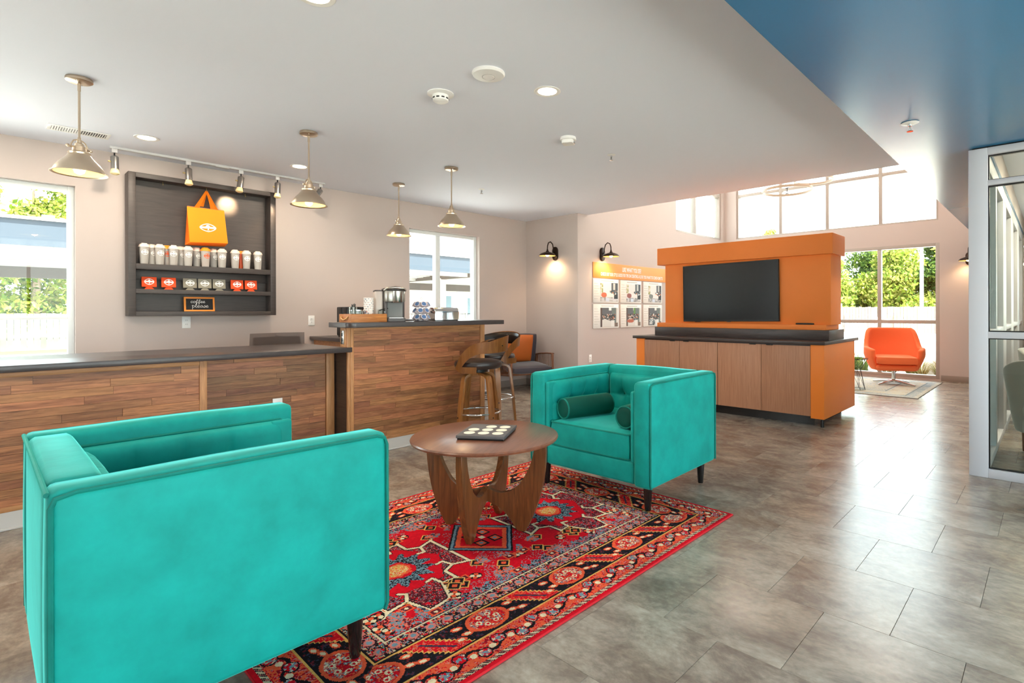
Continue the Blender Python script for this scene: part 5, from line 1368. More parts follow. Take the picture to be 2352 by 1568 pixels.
box('counter', XF - 0.02, XBK + 0.13, YA - 0.012, YB_ + 0.048, 0.846, 0.880, M_espresso, mu, bev=0.003)
box('plinth', 6.05, 6.60, 1.757, 3.914, 0.880, 0.990, M_espresso, mu, bev=0.002)
box('base_moulding', 6.085, 6.55, 1.797, 3.899, 0.990, 1.046, M_orange_d, mu, bev=0.002)
box('tv_wall', 6.13, 6.50, 1.76, 3.80, 1.046, 1.806, M_orange_d, mu, bev=0.002)
box('header', 6.09, 6.54, 1.73, 3.90, 1.806, 2.026, M_orange_d, mu, bev=0.003)
bar_ = on_z(1830, 741, 1.06)
rc = thing('remote_bar', 'slim black remote lying on the orange ledge beside the television', 'remote', (6.108, 2.02, 1.046))
bm = B(); abox(bm, -0.014, 0.014, -0.095, 0.095, 0.0, 0.018, 0.006, 3); fin(bm, 'case', M_black, rc)
for k in range(5): lathe('key', [(0, 0.0), (0.004, 0.0), (0.0035, 0.0015), (0, 0.0015)], M_gray, rc, 10, M=TM((0, -0.06 + 0.03 * k, 0.018)))
tv = thing('television', 'large black flat television mounted on the orange panel', 'television', (6.10, 2.90, 1.07), 0.0)
roll = math.radians(0.7)
TW, THh = 1.215, 0.705
MX = axes((6.126, 2.900, 1.424), (0, -math.cos(roll), math.sin(roll)), (0, math.sin(roll), math.cos(roll)), (-1, 0, 0))
def tvb(nm, a0, a1, b0, b1, c0, c1, m, bev=0.0):
    bm = B(); abox(bm, a0, a1, b0, b1, c0, c1, bev, 2, MX); return fin(bm, nm, m, tv, True)
tvb('housing', -TW / 2, TW / 2, -THh / 2, THh / 2, 0.012, 0.040, M_black, 0.004)
tvb('screen', -TW / 2 + 0.010, TW / 2 - 0.010, -THh / 2 + 0.018, THh / 2 - 0.010, 0.040, 0.0412, M_screen)
for nm, a0, a1, b0, b1 in (('bezel_top', -TW / 2, TW / 2, THh / 2 - 0.010, THh / 2), ('bezel_bottom', -TW / 2, TW / 2, -THh / 2, -THh / 2 + 0.018), ('bezel_side', -TW / 2, -TW / 2 + 0.010, -THh / 2 + 0.018, THh / 2 - 0.010), ('bezel_side', TW / 2 - 0.010, TW / 2, -THh / 2 + 0.018, THh / 2 - 0.010)):
    tvb(nm, a0, a1, b0, b1, 0.040, 0.0445, M_black, 0.001)
tvb('wall_mount', -0.2, 0.2, -0.15, 0.15, -0.004, 0.012, M_black)
tvb('ir_window', -0.02, 0.02, -THh / 2 - 0.006, -THh / 2, 0.025, 0.040, M_gray)
tvb('foot_slot', -0.45, -0.38, -THh / 2 - 0.005, -THh / 2, 0.018, 0.038, M_black)

# ------------------------------------------------------------------ style boards on the poster wall
M_bann = mat('orange_banner', (248, 156, 78), 0.55)
bn = thing('banner_sign', 'long orange banner sign headed LIKE WHAT YOU SEE?', 'sign', (7.5, W3, 1.70))
XP0, XP1 = 6.452, 8.62
box('panel', XP0, XP1, W3 - 0.012, W3, 1.725, 1.968, M_bann, bn, bev=0.001)
def wall_txt(body, size, x, z, sx, bold):
    return text_obj('lettering', body, size, M_print, bn, ROOT[bn].inverted() @ axes((x, W3 - 0.0128, z), (1, 0, 0), (0, 0, 1), (0, -1, 0)), 0.0004, 'CENTER', sx, bold)
wall_txt('LIKE WHAT YOU SEE?', 0.098, 7.49, 1.884, 0.58, 0.0025)
wall_txt('CHECK OUT OUR STYLE GUIDE FOR TIPS ON CREATING A LOOK YOU WANT TO COME HOME TO', 0.074, 7.545, 1.788, 0.545, 0.0018)
def photo(kind, seed):
    H, W_ = 48, 40; im = np.zeros((H, W_, 3)); rs = np.random.RandomState(seed)
    yy, xx = np.mgrid[0:H, 0:W_]; fx, fy = (xx + 0.5) / W_, (yy + 0.5) / H
    def P(m, c): im[m] = c
    def sp(m, cs, c=3):
        g = rs.rand(H // c + 2, W_ // c + 2)[yy // c, xx // c]; im[m] = np.array(cs, float)[(g[m] * len(cs)).astype(int)]
    if kind == 0:
        P(fy >= 0, (232, 224, 220)); P(fy < 0.22, (176, 172, 172)); sp((fy < 0.22), [(150, 148, 148), (186, 182, 180), (206, 204, 206)], 4)
        P((fx > 0.62) & (fy > 0.55), (70, 74, 80)); P((fx > 0.72) & (fx < 0.84) & (fy > 0.62) & (fy < 0.97), (188, 190, 186))
        sp((fx > 0.52) & (fy > 0.28) & (fy < 0.58) & (fy > 0.75 - 0.5 * fx), [(40, 42, 46), (120, 128, 132), (226, 226, 224), (206, 128, 84), (90, 96, 100)], 3)
        P((fx > 0.78) & (fy < 0.42 - 0.3 * (1 - fx)) & (fy > 0.14), (44, 44, 46))
        acc = [(204, 104, 66), (150, 84, 76), (120, 124, 120)][seed % 3]
        P(((fx - 0.2) / 0.16) ** 2 + ((fy - 0.34) / 0.13) ** 2 < 1, acc); sp((fx < 0.14) & (fy > 0.45) & (fy < 0.95), [(196, 190, 150), (220, 212, 200), (150, 150, 96)], 3)
        P((fx > 0.3) & (fx < 0.5) & (fy < 0.18), (206, 214, 226))
    else:
        P(fy >= 0, (92, 92, 94)); P((fx > 0.64), (104, 112, 108)); P((fx > 0.9) & (fy > 0.2), (206, 202, 194)); P((fx > 0.48) & (fx < 0.62) & (fy > 0.86), (232, 230, 226))
        sp((fy > 0.38) & (fy < 0.66) & (fx > 0.1) & (fx < 0.84), [(40, 40, 42), (64, 62, 60), (196, 190, 180), (186, 108, 70), (96, 92, 88), (48, 46, 44)], 2)
        P((fy < 0.42 - 0.35 * np.abs(fx - 0.25)) & (fx < 0.8) & (fx > 0.08), (214, 210, 204)); P((fx > 0.6) & (fx < 0.8) & (fy < 0.34), (226, 224, 220))
        P((fy < 0.2) & (fx > 0.8), (120, 100, 88)); P((fx < 0.1), (90, 70, 62))
        if seed % 3 == 1: P((((fx - 0.28) / 0.24) ** 2 + ((fy - 0.28) / 0.1) ** 2 < 1), (184, 92, 60)); P((fx > 0.5) & (fx < 0.62) & (fy > 0.66), (96, 140, 62))
        if seed % 3 == 2: sp((fy < 0.36) & (fx > 0.08) & (fx < 0.5), [(110, 120, 124), (190, 192, 190), (70, 76, 80)], 3)
    return im
M_board = mat('white_board_print', (236, 232, 226), 0.5); M_cap = mat('gray_caption', (196, 190, 182), 0.6)
cols = [(6.452, 7.104), (7.164, 7.758), (7.824, 8.42)]; rows = [(1.335, 1.712), (0.928, 1.311)]
accs = [['white style board with a living room photo and orange chair, below the banner', 'white style board with a living room photo and brown chair, below the banner', 'white style board with a pale living room photo, below the banner by the media unit'],
        ['white style board with a dark kitchen photo and plain counter, lower row', 'white style board with a dark kitchen photo and orange-brown chair, lower row', 'white style board with a dark kitchen photo and gray stools, lower row']]
for r_, (z0, z1) in enumerate(rows):
    for c_, (x0, x1) in enumerate(cols):
        sb = thing('style_board', accs[r_][c_], 'poster', (x0, W3, z0), 0, 'style guide boards on the poster wall')
        bd = box('board', x0, x1, W3 - 0.014, W3, z0, z1, M_board, sb, bev=0.001)
        pw, ph_ = (x1 - x0) * 0.70, (z1 - z0) * 0.80
        im = photo(r_, c_)
        ph = colour_mesh('photo_print', im, 0, 0, 1.0, 0.0, M_vc, sb, 0.02)
        Mloc = ROOT[sb].inverted() @ axes((x1 - 0.02 - pw, W3 - 0.0146, z0 + 0.02), (1, 0, 0), (0, 0, 1), (0, -1, 0)) @ Matrix.Diagonal((pw / 40, ph_ / 48, 0.02, 1))
        ph.data.transform(Mloc)
        box('caption', x0 + 0.30 * (x1 - x0), x1 - 0.2 * (x1 - x0), W3 - 0.0146, W3 - 0.014, z1 - 0.036, z1 - 0.022, M_cap, sb)
        for k in range(7): box('text_line', x0 + 0.02, x0 + 0.11 + 0.03 * (k % 3) * 0.8, W3 - 0.0146, W3 - 0.014, z1 - 0.08 - 0.04 * k, z1 - 0.073 - 0.04 * k, M_cap, sb)
# ------------------------------------------------------------------ lamps
WARM = (1.0, 0.72, 0.42)
def lamp(name, kind, loc, energy, color, size=0.05, rot=None, spot=None, blend=0.6):
    d = bpy.data.lights.new(name, kind); d.energy = energy; d.color = color
    if kind == 'POINT': d.shadow_soft_size = size
    if kind == 'SPOT': d.shadow_soft_size = size; d.spot_size = math.radians(spot); d.spot_blend = blend
    if kind == 'AREA': d.shape = 'DISK'; d.size = size
    o = bpy.data.objects.new(name, d); C.objects.link(o); o.location = loc
    if rot is not None: o.rotation_euler = Vector(rot).to_track_quat('-Z', 'Y').to_euler()
    return o
M_brushed = M_nickel
def pendant(label, loc):
    """origin at the ceiling; hangs down"""
    t = thing('pendant_lamp', label, 'pendant lamp', loc, math.radians(35), 'brushed nickel pendants over the counters')
    lathe('canopy', [(0, 0), (0.066, 0), (0.068, -0.006), (0.068, -0.020), (0.060, -0.026), (0.030, -0.028), (0.012, -0.034), (0, -0.034)], M_nickel, t, 32)
    for a in (0.6, 0.6 + PI): lathe('canopy_screw', [(0, 0), (0.004, 0), (0.003, -0.004), (0, -0.004)], M_chrome, t, 8, M=TM((0.048 * math.cos(a), 0.048 * math.sin(a), -0.0265)))
    lathe('stem', [(0, -0.03), (0.0085, -0.03), (0.0085, -0.08), (0.0065, -0.082), (0.0065, -0.372), (0.009, -0.376), (0.009, -0.392), (0, -0.392)], M_nickel, t, 14)
    tube('yoke', [(-0.052, 0, -0.445), (-0.050, 0, -0.425), (-0.036, 0, -0.402), (-0.016, 0, -0.392), (0, 0, -0.390), (0.016, 0, -0.392), (0.036, 0, -0.402), (0.050, 0, -0.425), (0.052, 0, -0.445)], 0.0042, M_nickel, t, 8)
    for s_ in (-1, 1): lathe('yoke_knob', [(0, -0.012), (0.006, -0.010), (0.008, 0), (0.006, 0.012), (0.010, 0.016), (0.007, 0.026), (0, 0.028)], M_nickel, t, 12, M=TM((s_ * 0.052, 0, -0.442), ry=s_ * PI / 2))
    lathe('yoke_bar', [(0, -0.054), (0.004, -0.054), (0.004, 0.054), (0, 0.054)], M_nickel, t, 8, M=TM((0, 0, -0.442), ry=PI / 2))
    lathe('socket_cap', [(0, -0.388), (0.012, -0.39), (0.014, -0.41), (0.022, -0.415), (0.024, -0.43), (0.034, -0.434), (0.036, -0.462), (0.034, -0.464), (0.050, -0.467), (0.057, -0.473), (0.055, -0.484), (0, -0.484)], M_nickel, t, 28)
    sh = lathe('shade', [(0.048, -0.476), (0.056, -0.484), (0.064, -0.498), (0.080, -0.518), (0.100, -0.540), (0.116, -0.562), (0.125, -0.582), (0.128, -0.594), (0.140, -0.598), (0.141, -0.604), (0.137, -0.6035), (0.125, -0.597), (0.122, -0.584), (0.113, -0.565), (0.097, -0.543), (0.077, -0.521), (0.059, -0.500), (0.046, -0.482)], M_nickel, t, 48)
    lathe('shade_lining', [(0.045, -0.484), (0.058, -0.502), (0.076, -0.523), (0.096, -0.545), (0.112, -0.567), (0.121, -0.586), (0.124, -0.598)], M_shade_in, t, 40)
    lathe('bulb', [(0, -0.503), (0.014, -0.505), (0.016, -0.53), (0.028, -0.555), (0.031, -0.575), (0.024, -0.597), (0.010, -0.606), (0, -0.607)], M_bulb, t, 20)
    lamp('pendant_glow', 'SPOT', (loc[0], loc[1], loc[2] - 0.612), 7, WARM, 0.03, (0, 0, -1), 150, 0.8)
    lamp('pendant_glow', 'POINT', (loc[0], loc[1], loc[2] - 0.575), 4.0, WARM, 0.033)
    return t
PL = [((0.433, 4.555, ZW), 'nickel pendant over the desk by the tall plain window'), ((1.839, 4.535, ZW), 'nickel pendant over the desk end beside the track light'), ((3.288, 4.582, ZW), 'nickel pendant over the bar top corner near the stools'), ((3.287, 5.606, ZW), 'nickel pendant hanging close to the two-light window')]
for loc, lb in PL: pendant(lb, loc)
def downlight(label, x, y, e=9, z=ZW):
    t = thing('recessed_downlight', label, 'downlight', (x, y, z), 0, 'recessed ceiling downlights')
    lathe('trim_ring', [(0.062, -0.001), (0.088, -0.001), (0.090, -0.004), (0.086, -0.007), (0.064, -0.004), (0.062, -0.001)], M_plastic, t, 36)
    lathe('lens', [(0, -0.0035), (0.063, -0.0035), (0.063, -0.001), (0, -0.001)], M_disc, t, 32)
    lamp('downlight_beam', 'AREA', (x, y, z - 0.012), e, (1.0, 0.86, 0.68), 0.12, (0, 0, -1))
downlight('recessed downlight near the track light above the display cabinet', 0.966, 5.681, 7)
downlight('recessed downlight behind the pendant over the desk end', 2.207, 5.67, 7)
downlight('recessed downlight over the coffee table beside the round ceiling disc', 2.582, 2.515)
downlight('recessed downlight over the armchair by the desk', 1.065, 2.55)
downlight('recessed downlight behind the seating area', -0.8, 2.5)
downlight('recessed downlight over the far desk end', -0.5, 5.68, 7)
for k, (x, y) in enumerate(((7.6, 2.0), (7.6, 4.2), (9.6, 2.0), (9.6, 4.4))): downlight('added unseen downlight in the high ceiling brightening the tall space', x, y, 14, ZH)  # lamps added out of view to brighten the far space
# track light
tk = thing('track_light', 'silver ceiling track with five small spot heads', 'track light', (1.73, 6.20, ZW))
TY = 6.20
M_tr = mat('white_track', (206, 204, 204), 0.4)
box('rail', 0.79, 2.69, TY - 0.018, TY + 0.018, ZW - 0.020, ZW, M_tr, tk, bev=0.002)
box('feed_box', 1.60, 1.72, TY - 0.02, TY + 0.02, ZW - 0.026, ZW, M_tr, tk, bev=0.003)
for k, u in enumerate((264, 434, 555, 639, 738)):
    x = on_y(u, 395, TY - 0.02).x
    ar = box('adapter', x - 0.02, x + 0.02, TY - 0.014, TY + 0.014, ZW - 0.055, ZW - 0.020, M_tr, tk, bev=0.003)
    tilt = (0.0, 0.0, 0.28, 0.12, 0.62)[k]; ax_t = (0, 0, 1, 1, 1)[k]
    tube('knuckle', [(x, TY, ZW - 0.055), (x, TY, ZW - 0.075), (x + 0.004, TY, ZW - 0.09)], 0.006, M_black, tk, 8, world=True)
    Mh = TM((x, TY - 0.004, ZW - 0.088), rx=(-0.10 if k != 4 else -0.15), ry=(tilt if k == 4 else tilt * 0.5))
    bm = B(); alathe(bm, [(0, 0.006), (0.020, 0.004), (0.029, -0.004), (0.030, -0.01), (0.030, -0.118), (0.027, -0.118), (0, -0.112)], 24, Mh); hd = fin(bm, 'spot_head', M_steel, tk, True)
    bm = B(); alathe(bm, [(0.024, -0.112), (0.027, -0.125), (0.034, -0.150), (0.033, -0.158), (0.020, -0.166), (0, -0.166)], 24, Mh); fin(bm, 'reflector_bulb', M_shade_in, hd, True)
    bm = B(); alathe(bm, [(0, 0), (0.007, 0), (0.007, 0.016), (0, 0.018)], 10, Mh @ TM((-0.03, 0, -0.05), ry=-PI / 2)); fin(bm, 'tilt_knob', M_brass, hd, True)
    if k in (2, 3):
        src = Mh @ Vector((0, 0, -0.175)); tgt = on_y(524, 470, 6.42) if k == 2 else on_y(600, 540, 6.42)
        lamp('spot_beam', 'SPOT', src, 26 if k == 2 else 5, WARM, 0.02, tgt - src, 46, 0.9)
# wall sconces
def sconce(label, p, rz, e=9):
    """origin on the wall at plate centre; sticks out along local -y"""
    t = thing('wall_sconce', label, 'wall sconce', p, rz, 'gooseneck wall sconces')
    bm = B(); poly = arc(0, 0.055, 0.052, 0, PI, 10) + arc(0, -0.055, 0.052, PI, 2 * PI, 10)
    aprism(bm, poly, 0.0, 0.028, axes((0, 0, 0), (1, 0, 0), (0, 0, 1), (0, -1, 0)), 0.006); fin(bm, 'backplate', M_bronze, t)
    tube('gooseneck', [(0, -0.028, 0.0), (0, -0.05, 0.03), (0, -0.058, 0.09), (0, -0.075, 0.145), (0, -0.12, 0.175), (0, -0.165, 0.155), (0, -0.185, 0.105), (0, -0.188, 0.05)], 0.0085, M_bronze, t, 12)
    T0 = TM((0, -0.188, 0))
    lathe('neck_cone', [(0, 0.06), (0.011, 0.058), (0.014, 0.035), (0.034, 0.008), (0, 0.008)], M_bronze, t, 24, M=T0)
    lathe('shade', [(0.0, 0.012), (0.05, 0.009), (0.105, -0.012), (0.128, -0.036), (0.130, -0.048), (0.126, -0.048), (0.122, -0.036), (0.10, -0.016), (0.05, 0.004), (0, 0.006)], M_bronze, t, 40, M=T0)
    lathe('shade_lining', [(0, 0.004), (0.05, 0.002), (0.099, -0.018), (0.121, -0.0375), (0.1245, -0.047)], M_shade_in, t, 36, M=T0)
    lathe('bulb', [(0, 0.0), (0.016, -0.002), (0.028, -0.022), (0.028, -0.04), (0.016, -0.056), (0, -0.06)], M_bulb, t, 18, M=T0)
    R_ = ROOT[t]
    lamp('sconce_glow', 'SPOT', R_ @ Vector((0, -0.175, -0.066)), e, WARM, 0.03, R_.to_3x3() @ Vector((0, 0.25, -1)), 140, 0.8)
    return t
sconce('dark bronze gooseneck sconce on the end wall above the corner chair', (W2, 5.765, 2.10), -PI / 2)
sconce('dark bronze gooseneck sconce above the orange banner sign', (6.68, W3, 2.10), 0.0)
sconce('gooseneck sconce on the far wall mostly hidden by the white partition post', (W4, 1.03, 2.05), -PI / 2, 4)

# ceiling devices
ap_ = on_z(1122, 167, ZW); o = thing('access_point', 'large round white wireless disc on the ceiling', 'access point', (ap_.x, ap_.y, ZW))
lathe('housing', [(0, -0.028), (0.05, -0.028), (0.095, -0.020), (0.102, -0.010), (0.100, 0), (0, 0)], M_plastic, o, 40)
lathe('center_cap', [(0, -0.0305), (0.036, -0.030), (0.038, -0.027), (0, -0.027)], M_plastic, o, 30); tube('led_groove', [(0.0395 * math.cos(2 * PI * k / 30), 0.0395 * math.sin(2 * PI * k / 30), -0.0282) for k in range(30)], 0.0008, M_gray, o, 6, closed=True)
sd = on_z(1012, 215, ZW); o = thing('smoke_detector', 'wide white smoke detector with a slotted dome', 'smoke detector', (sd.x, sd.y, ZW))
lathe('base', [(0, 0), (0.088, 0), (0.090, -0.006), (0.078, -0.014), (0, -0.016)], M_plastic, o, 36)
lathe('dome', [(0, -0.058), (0.040, -0.058), (0.052, -0.050), (0.056, -0.030), (0.054, -0.014), (0, -0.014)], M_plastic, o, 32)
for k in range(10): a = 2 * PI * k / 10; box('slot', 0.0525, 0.0562, -0.010, 0.010, -0.042, -0.034, M_black, o, world=False, M=Matrix.Rotation(a, 4, 'Z'))
s2 = on_z(1305, 316, ZW); o = thing('alarm_sounder', 'white boxy ceiling alarm with a strobe window', 'alarm', (s2.x, s2.y, ZW), 0.5)
lathe('base', [(0, 0), (0.066, 0), (0.068, -0.022), (0.060, -0.026), (0, -0.026)], M_plastic, o, 32)
prism('body', rounded(-0.05, 0.05, -0.05, 0.05, 0.02), -0.056, -0.026, M_plastic, o, bev=0.006)
box('strobe', -0.02, 0.02, -0.058, -0.046, -0.052, -0.034, M_chrome, o, bev=0.004, world=False)
def sprinkler(label, p, big=1.0):
    o = thing('sprinkler_head', label, 'sprinkler', p, 0.3)
    lathe('escutcheon', [(0, 0), (0.036 * big, 0), (0.040 * big, -0.003), (0.030 * big, -0.008), (0.012, -0.010), (0, -0.010)], M_plastic, o, 28)
    lathe('body', [(0, -0.008), (0.011, -0.008), (0.010, -0.022), (0, -0.022)], M_chrome, o, 14)
    for s_ in (-1, 1): tube('frame_arm', [(s_ * 0.010, 0, -0.018), (s_ * 0.016, 0, -0.030), (s_ * 0.012, 0, -0.044), (s_ * 0.003, 0, -0.052)], 0.0026, M_chrome, o, 6)
    lathe('bulb_glass', [(0, -0.022), (0.003, -0.024), (0.003, -0.044), (0, -0.046)], M_gray, o, 8)
    lathe('deflector', [(0, -0.052), (0.017, -0.052), (0.018, -0.055), (0, -0.055)], M_chrome, o, 18)
q = on_z(1404, 355, ZW); sprinkler('small sprinkler head on the white ceiling near the far opening', (q.x, q.y, ZW))
q = on_z(1106, 434, ZW); sprinkler('tiny sprinkler head on the white ceiling near the two-light window', (q.x, q.y, ZW))
q = on_z(2090, 282, ZS); sprinkler('sprinkler head with wide white plate on the blue soffit', (q.x, q.y, ZS), 1.25)
# ceiling vent
vc = [on_z(u, v, ZW) for u, v in ((113, 283), (250, 312), (244, 320), (118, 296))]
vt = thing('ceiling_vent', 'long white slotted ceiling vent by the tall window', 'vent', (0.565, 5.885, ZW))
VX0, VX1, VY0, VY1 = 0.37, 0.75, 5.80, 5.97
for a, b, c, d in ((VX0, VX1, VY0, VY0 + 0.022), (VX0, VX1, VY1 - 0.022, VY1), (VX0, VX0 + 0.022, VY0 + 0.022, VY1 - 0.022), (VX1 - 0.022, VX1, VY0 + 0.022, VY1 - 0.022)): box('frame_strip', a, b, c, d, ZW - 0.008, ZW, M_plastic, vt, bev=0.002)
box('throat', VX0 + 0.022, VX1 - 0.022, VY0 + 0.022, VY1 - 0.022, ZW - 0.002, ZW, M_black, vt)
nsl = 22
for k in range(nsl):
    x = VX0 + 0.03 + (VX1 - VX0 - 0.06) * k / (nsl - 1)
    box('slat', -0.0055, 0.0055, VY0 + 0.022, VY1 - 0.022, -0.0015, 0.0015, M_plastic, vt, M=TM((x, 0, ZW - 0.006), ry=0.7 if k < nsl / 2 else -0.7))
# ring chandelier in the tall space
M_ring = mat('chandelier_bronze', (196, 178, 158), 0.4); M_ringlit = mat('ring_diffuser', (246, 240, 226), 0.5)
c1 = on_z(1808, 437, 3.28); ch = thing('ring_chandelier', 'tiered bronze ring chandelier hanging in the tall space', 'chandelier', (c1.x, c1.y, 3.24))
def ring(cx, cy, z, R):
    bm = B(); alathe(bm, [(R - 0.012, z), (R + 0.012, z), (R + 0.012, z + 0.035), (R - 0.012, z + 0.035)], 64, TM((cx, cy, 0)), close=True); r_ = fin(bm, 'ring', M_ring, ch, True)
    bm = B(); alathe(bm, [(R - 0.010, z - 0.004), (R + 0.010, z - 0.004), (R + 0.010, z), (R - 0.010, z)], 64, TM((cx, cy, 0)), close=True); fin(bm, 'diffuser', M_ringlit, r_, True)
    for k in range(3):
        a = 2 * PI * k / 3 + 0.4; tube('cable', [(cx + R * math.cos(a), cy + R * math.sin(a), z + 0.03), (c1.x + 0.03 * math.cos(a), c1.y + 0.03 * math.sin(a), ZH - 0.03)], 0.002, M_bronze, ch, 6, world=True)
ring(c1.x, c1.y, 3.26, 0.40)
c2_ = on_z(1869, 413, 3.46); ring(c2_.x, c2_.y, 3.44, 0.31)
lathe('stem', [(0, 3.22), (0.03, 3.22), (0.03, 3.228), (0.006, 3.232), (0.006, 3.31), (0.03, 3.315), (0.03, 3.32), (0, 3.325)], M_bronze, ch, 16, M=TM((c1.x, c1.y, 0)), world=True)
tube('stem_cable', [(c1.x, c1.y, 3.32), (c1.x, c1.y, ZH - 0.02)], 0.003, M_bronze, ch, 6, world=True)
lathe('ceiling_plate', [(0, ZH - 0.035), (0.09, ZH - 0.03), (0.1, ZH), (0, ZH)], M_bronze, ch, 28, M=TM((c1.x, c1.y, 0)), world=True)
# ------------------------------------------------------------------ far seating
oc = thing('swivel_chair', 'bright orange upholstered swivel chair on a chrome star base by the far window', 'armchair', (10.02, 1.93, 0.008), math.radians(200))
# faces +x locally
bm = B()
NB = 40
def shellf(u, v):
    """wrap-round shell: u from one arm tip round the back to the other, v from bottom to rim"""
    a = math.radians(-128 + 256 * u) + PI            # angle round the seat, back at pi
    k = abs(2 * u - 1)                               # 0 at the back centre, 1 at arm tips
    back = max(0.0, min(1.0, (0.62 - k) / 0.30)); back = back * back * (3 - 2 * back)
    top = 0.60 + 0.30 * back - 0.03 * max(0, k - 0.8) * 5
    rb, rt = 0.29, 0.405 + 0.03 * back
    z = 0.22 + (top - 0.22) * v
    r = rb + (rt - rb) * min(1.0, v * 1.5) ** 0.7 + 0.05 * back * v
    sx = 0.95; sy = 1.06
    x = r * math.cos(a) * sx + (0.05 if k > 0.5 else 0) * (k - 0.5) * 2
    return (x, r * math.sin(a) * sy * (1.0 - 0.05 * back), z)
agrid(bm, NB, 12, shellf); bmesh.ops.recalc_face_normals(bm, faces=bm.faces); bmesh.ops.solidify(bm, geom=bm.faces[:], thickness=0.075)
bmesh.ops.bevel(bm, geom=[e for e in bm.edges if len(e.link_faces) == 2 and e.calc_face_angle(0) > 0.9], offset=0.028, segments=3, profile=0.5, affect='EDGES')
fin(bm, 'shell', M_orangeup, oc, ang=70)
bm = B(); cushion(bm, 0.58, 0.56, 0.14, edge=0.7, M=TM((0.05, 0, 0.40))); fin(bm, 'seat_cushion', M_orangeup, oc)
bm = B(); abox(bm, -0.25, 0.31, -0.28, 0.28, 0.235, 0.335, 0.05, 4); fin(bm, 'seat_pan', M_orangeup, oc)
lathe('column', [(0, 0.05), (0.028, 0.05), (0.028, 0.24), (0, 0.24)], M_chrome, oc, 20)
lathe('hub', [(0, 0.03), (0.05, 0.03), (0.05, 0.06), (0.03, 0.075), (0, 0.075)], M_chrome, oc, 20)
for k in range(4):
    a = PI / 4 + k * PI / 2; bm = B()
    atube(bm, [(0.04 * math.cos(a), 0.04 * math.sin(a), 0.052), (0.2 * math.cos(a), 0.2 * math.sin(a), 0.035), (0.36 * math.cos(a), 0.36 * math.sin(a), 0.012)], 0.016, 10, rad=[0.022, 0.017, 0.011]); fin(bm, 'base_arm', M_chrome, oc)
# wire side table with smoked glass top
WTX, WTY = 8.98, 2.30
wtb = thing('wire_side_table', 'black wire frame side table with round glass top beside the swivel chair', 'side table', (WTX, WTY, 0.008))
M_smoke = glass('smoked_glass', (150, 160, 162), 0.18)
lathe('glass_top', [(0, 0.46), (0.235, 0.46), (0.238, 0.465), (0.235, 0.470), (0, 0.470)], M_smoke, wtb, 40)
NS = 10
pt0 = [(0.225 * math.cos(2 * PI * k / NS), 0.225 * math.sin(2 * PI * k / NS), 0.457) for k in range(NS)]
pm0 = [(0.14 * math.cos(2 * PI * (k + 0.5) / NS), 0.14 * math.sin(2 * PI * (k + 0.5) / NS), 0.30) for k in range(NS)]
pb0 = [(0.20 * math.cos(2 * PI * (k + 0.5) / NS), 0.20 * math.sin(2 * PI * (k + 0.5) / NS), 0.004) for k in range(NS)]
tube('top_ring', pt0, 0.003, M_black, wtb, 6, closed=True); tube('bottom_ring', pb0, 0.003, M_black, wtb, 6, closed=True)
for k in range(NS):
    tube('wire', [pt0[k], pm0[k], pb0[k]], 0.0025, M_black, wtb, 6); tube('wire', [pt0[(k + 1) % NS], pm0[k], pb0[(k + 1) % NS]], 0.0025, M_black, wtb, 6)
# ------------------------------------------------------------------ office behind the glass
def tub_chair(label, loc, rz):
    t = thing('tub_chair', label, 'armchair', loc, rz, 'gray tub chairs in the glass office')
    bm = B()
    def sf(u, v):
        a = math.radians(-125 + 250 * u) + PI; k = abs(2 * u - 1)
        top = 0.80 - 0.20 * max(0, (k - 0.35) / 0.65) ** 1.6; z = 0.20 + (top - 0.20) * v
        r = 0.26 + 0.08 * v ** 0.8
        return (r * math.cos(a), r * math.sin(a) * 1.05, z)
    agrid(bm, 36, 10, sf); bmesh.ops.recalc_face_normals(bm, faces=bm.faces); bmesh.ops.solidify(bm, geom=bm.faces[:], thickness=0.05)
    bmesh.ops.bevel(bm, geom=[e for e in bm.edges if len(e.link_faces) == 2 and e.calc_face_angle(0) > 0.9], offset=0.018, segments=3, profile=0.5, affect='EDGES')
    fin(bm, 'shell', M_grayvel, t, ang=70)
    bm = B(); cushion(bm, 0.50, 0.50, 0.14, edge=0.7, M=TM((0.02, 0, 0.40))); fin(bm, 'seat_cushion', M_grayvel, t)
    bm = B(); abox(bm, -0.24, 0.24, -0.25, 0.25, 0.20, 0.34, 0.04, 3); fin(bm, 'seat_pan', M_grayvel, t)
    for sx in (-1, 1):
        for sy in (-1, 1): lathe('leg', [(0, 0), (0.014, 0), (0.022, 0.205), (0, 0.205)], M_teakf, t, 12, M=TM((sx * 0.18, sy * 0.19, 0)))
    return t
tub_chair('gray velvet tub chair seen from behind just inside the office glass', (5.86, -0.03, 0), math.radians(10))
tub_chair('gray velvet tub chair farther inside the glass office by the table', (7.35, -0.06, 0), math.radians(230))
ot = thing('office_table', 'small light wood table inside the glass office', 'table', (8.3, -0.25, 0))
M_otop = wood('light_table_top', (196, 160, 116), (220, 188, 146), 'X', 4, 0.4, 0.03)
bm = B(); abox(bm, -0.45, 0.45, -0.4, 0.4, 0.72, 0.75, 0.006); fin(bm, 'top', M_otop, ot)
for sx in (-1, 1):
    for sy in (-1, 1): lathe('leg', [(0, 0), (0.016, 0), (0.022, 0.72), (0, 0.72)], M_bent, ot, 12, M=TM((sx * 0.38, sy * 0.34, 0)))
bks = thing('bookcase', 'narrow walnut bookcase at the far end of the glass office', 'bookcase', (10.4, -0.1, 0))
for y in (-0.34, 0.32): box('side', 10.25, 10.55, y - 0.1, y - 0.08, 0.0, 1.25, M_bent, bks, bev=0.002)
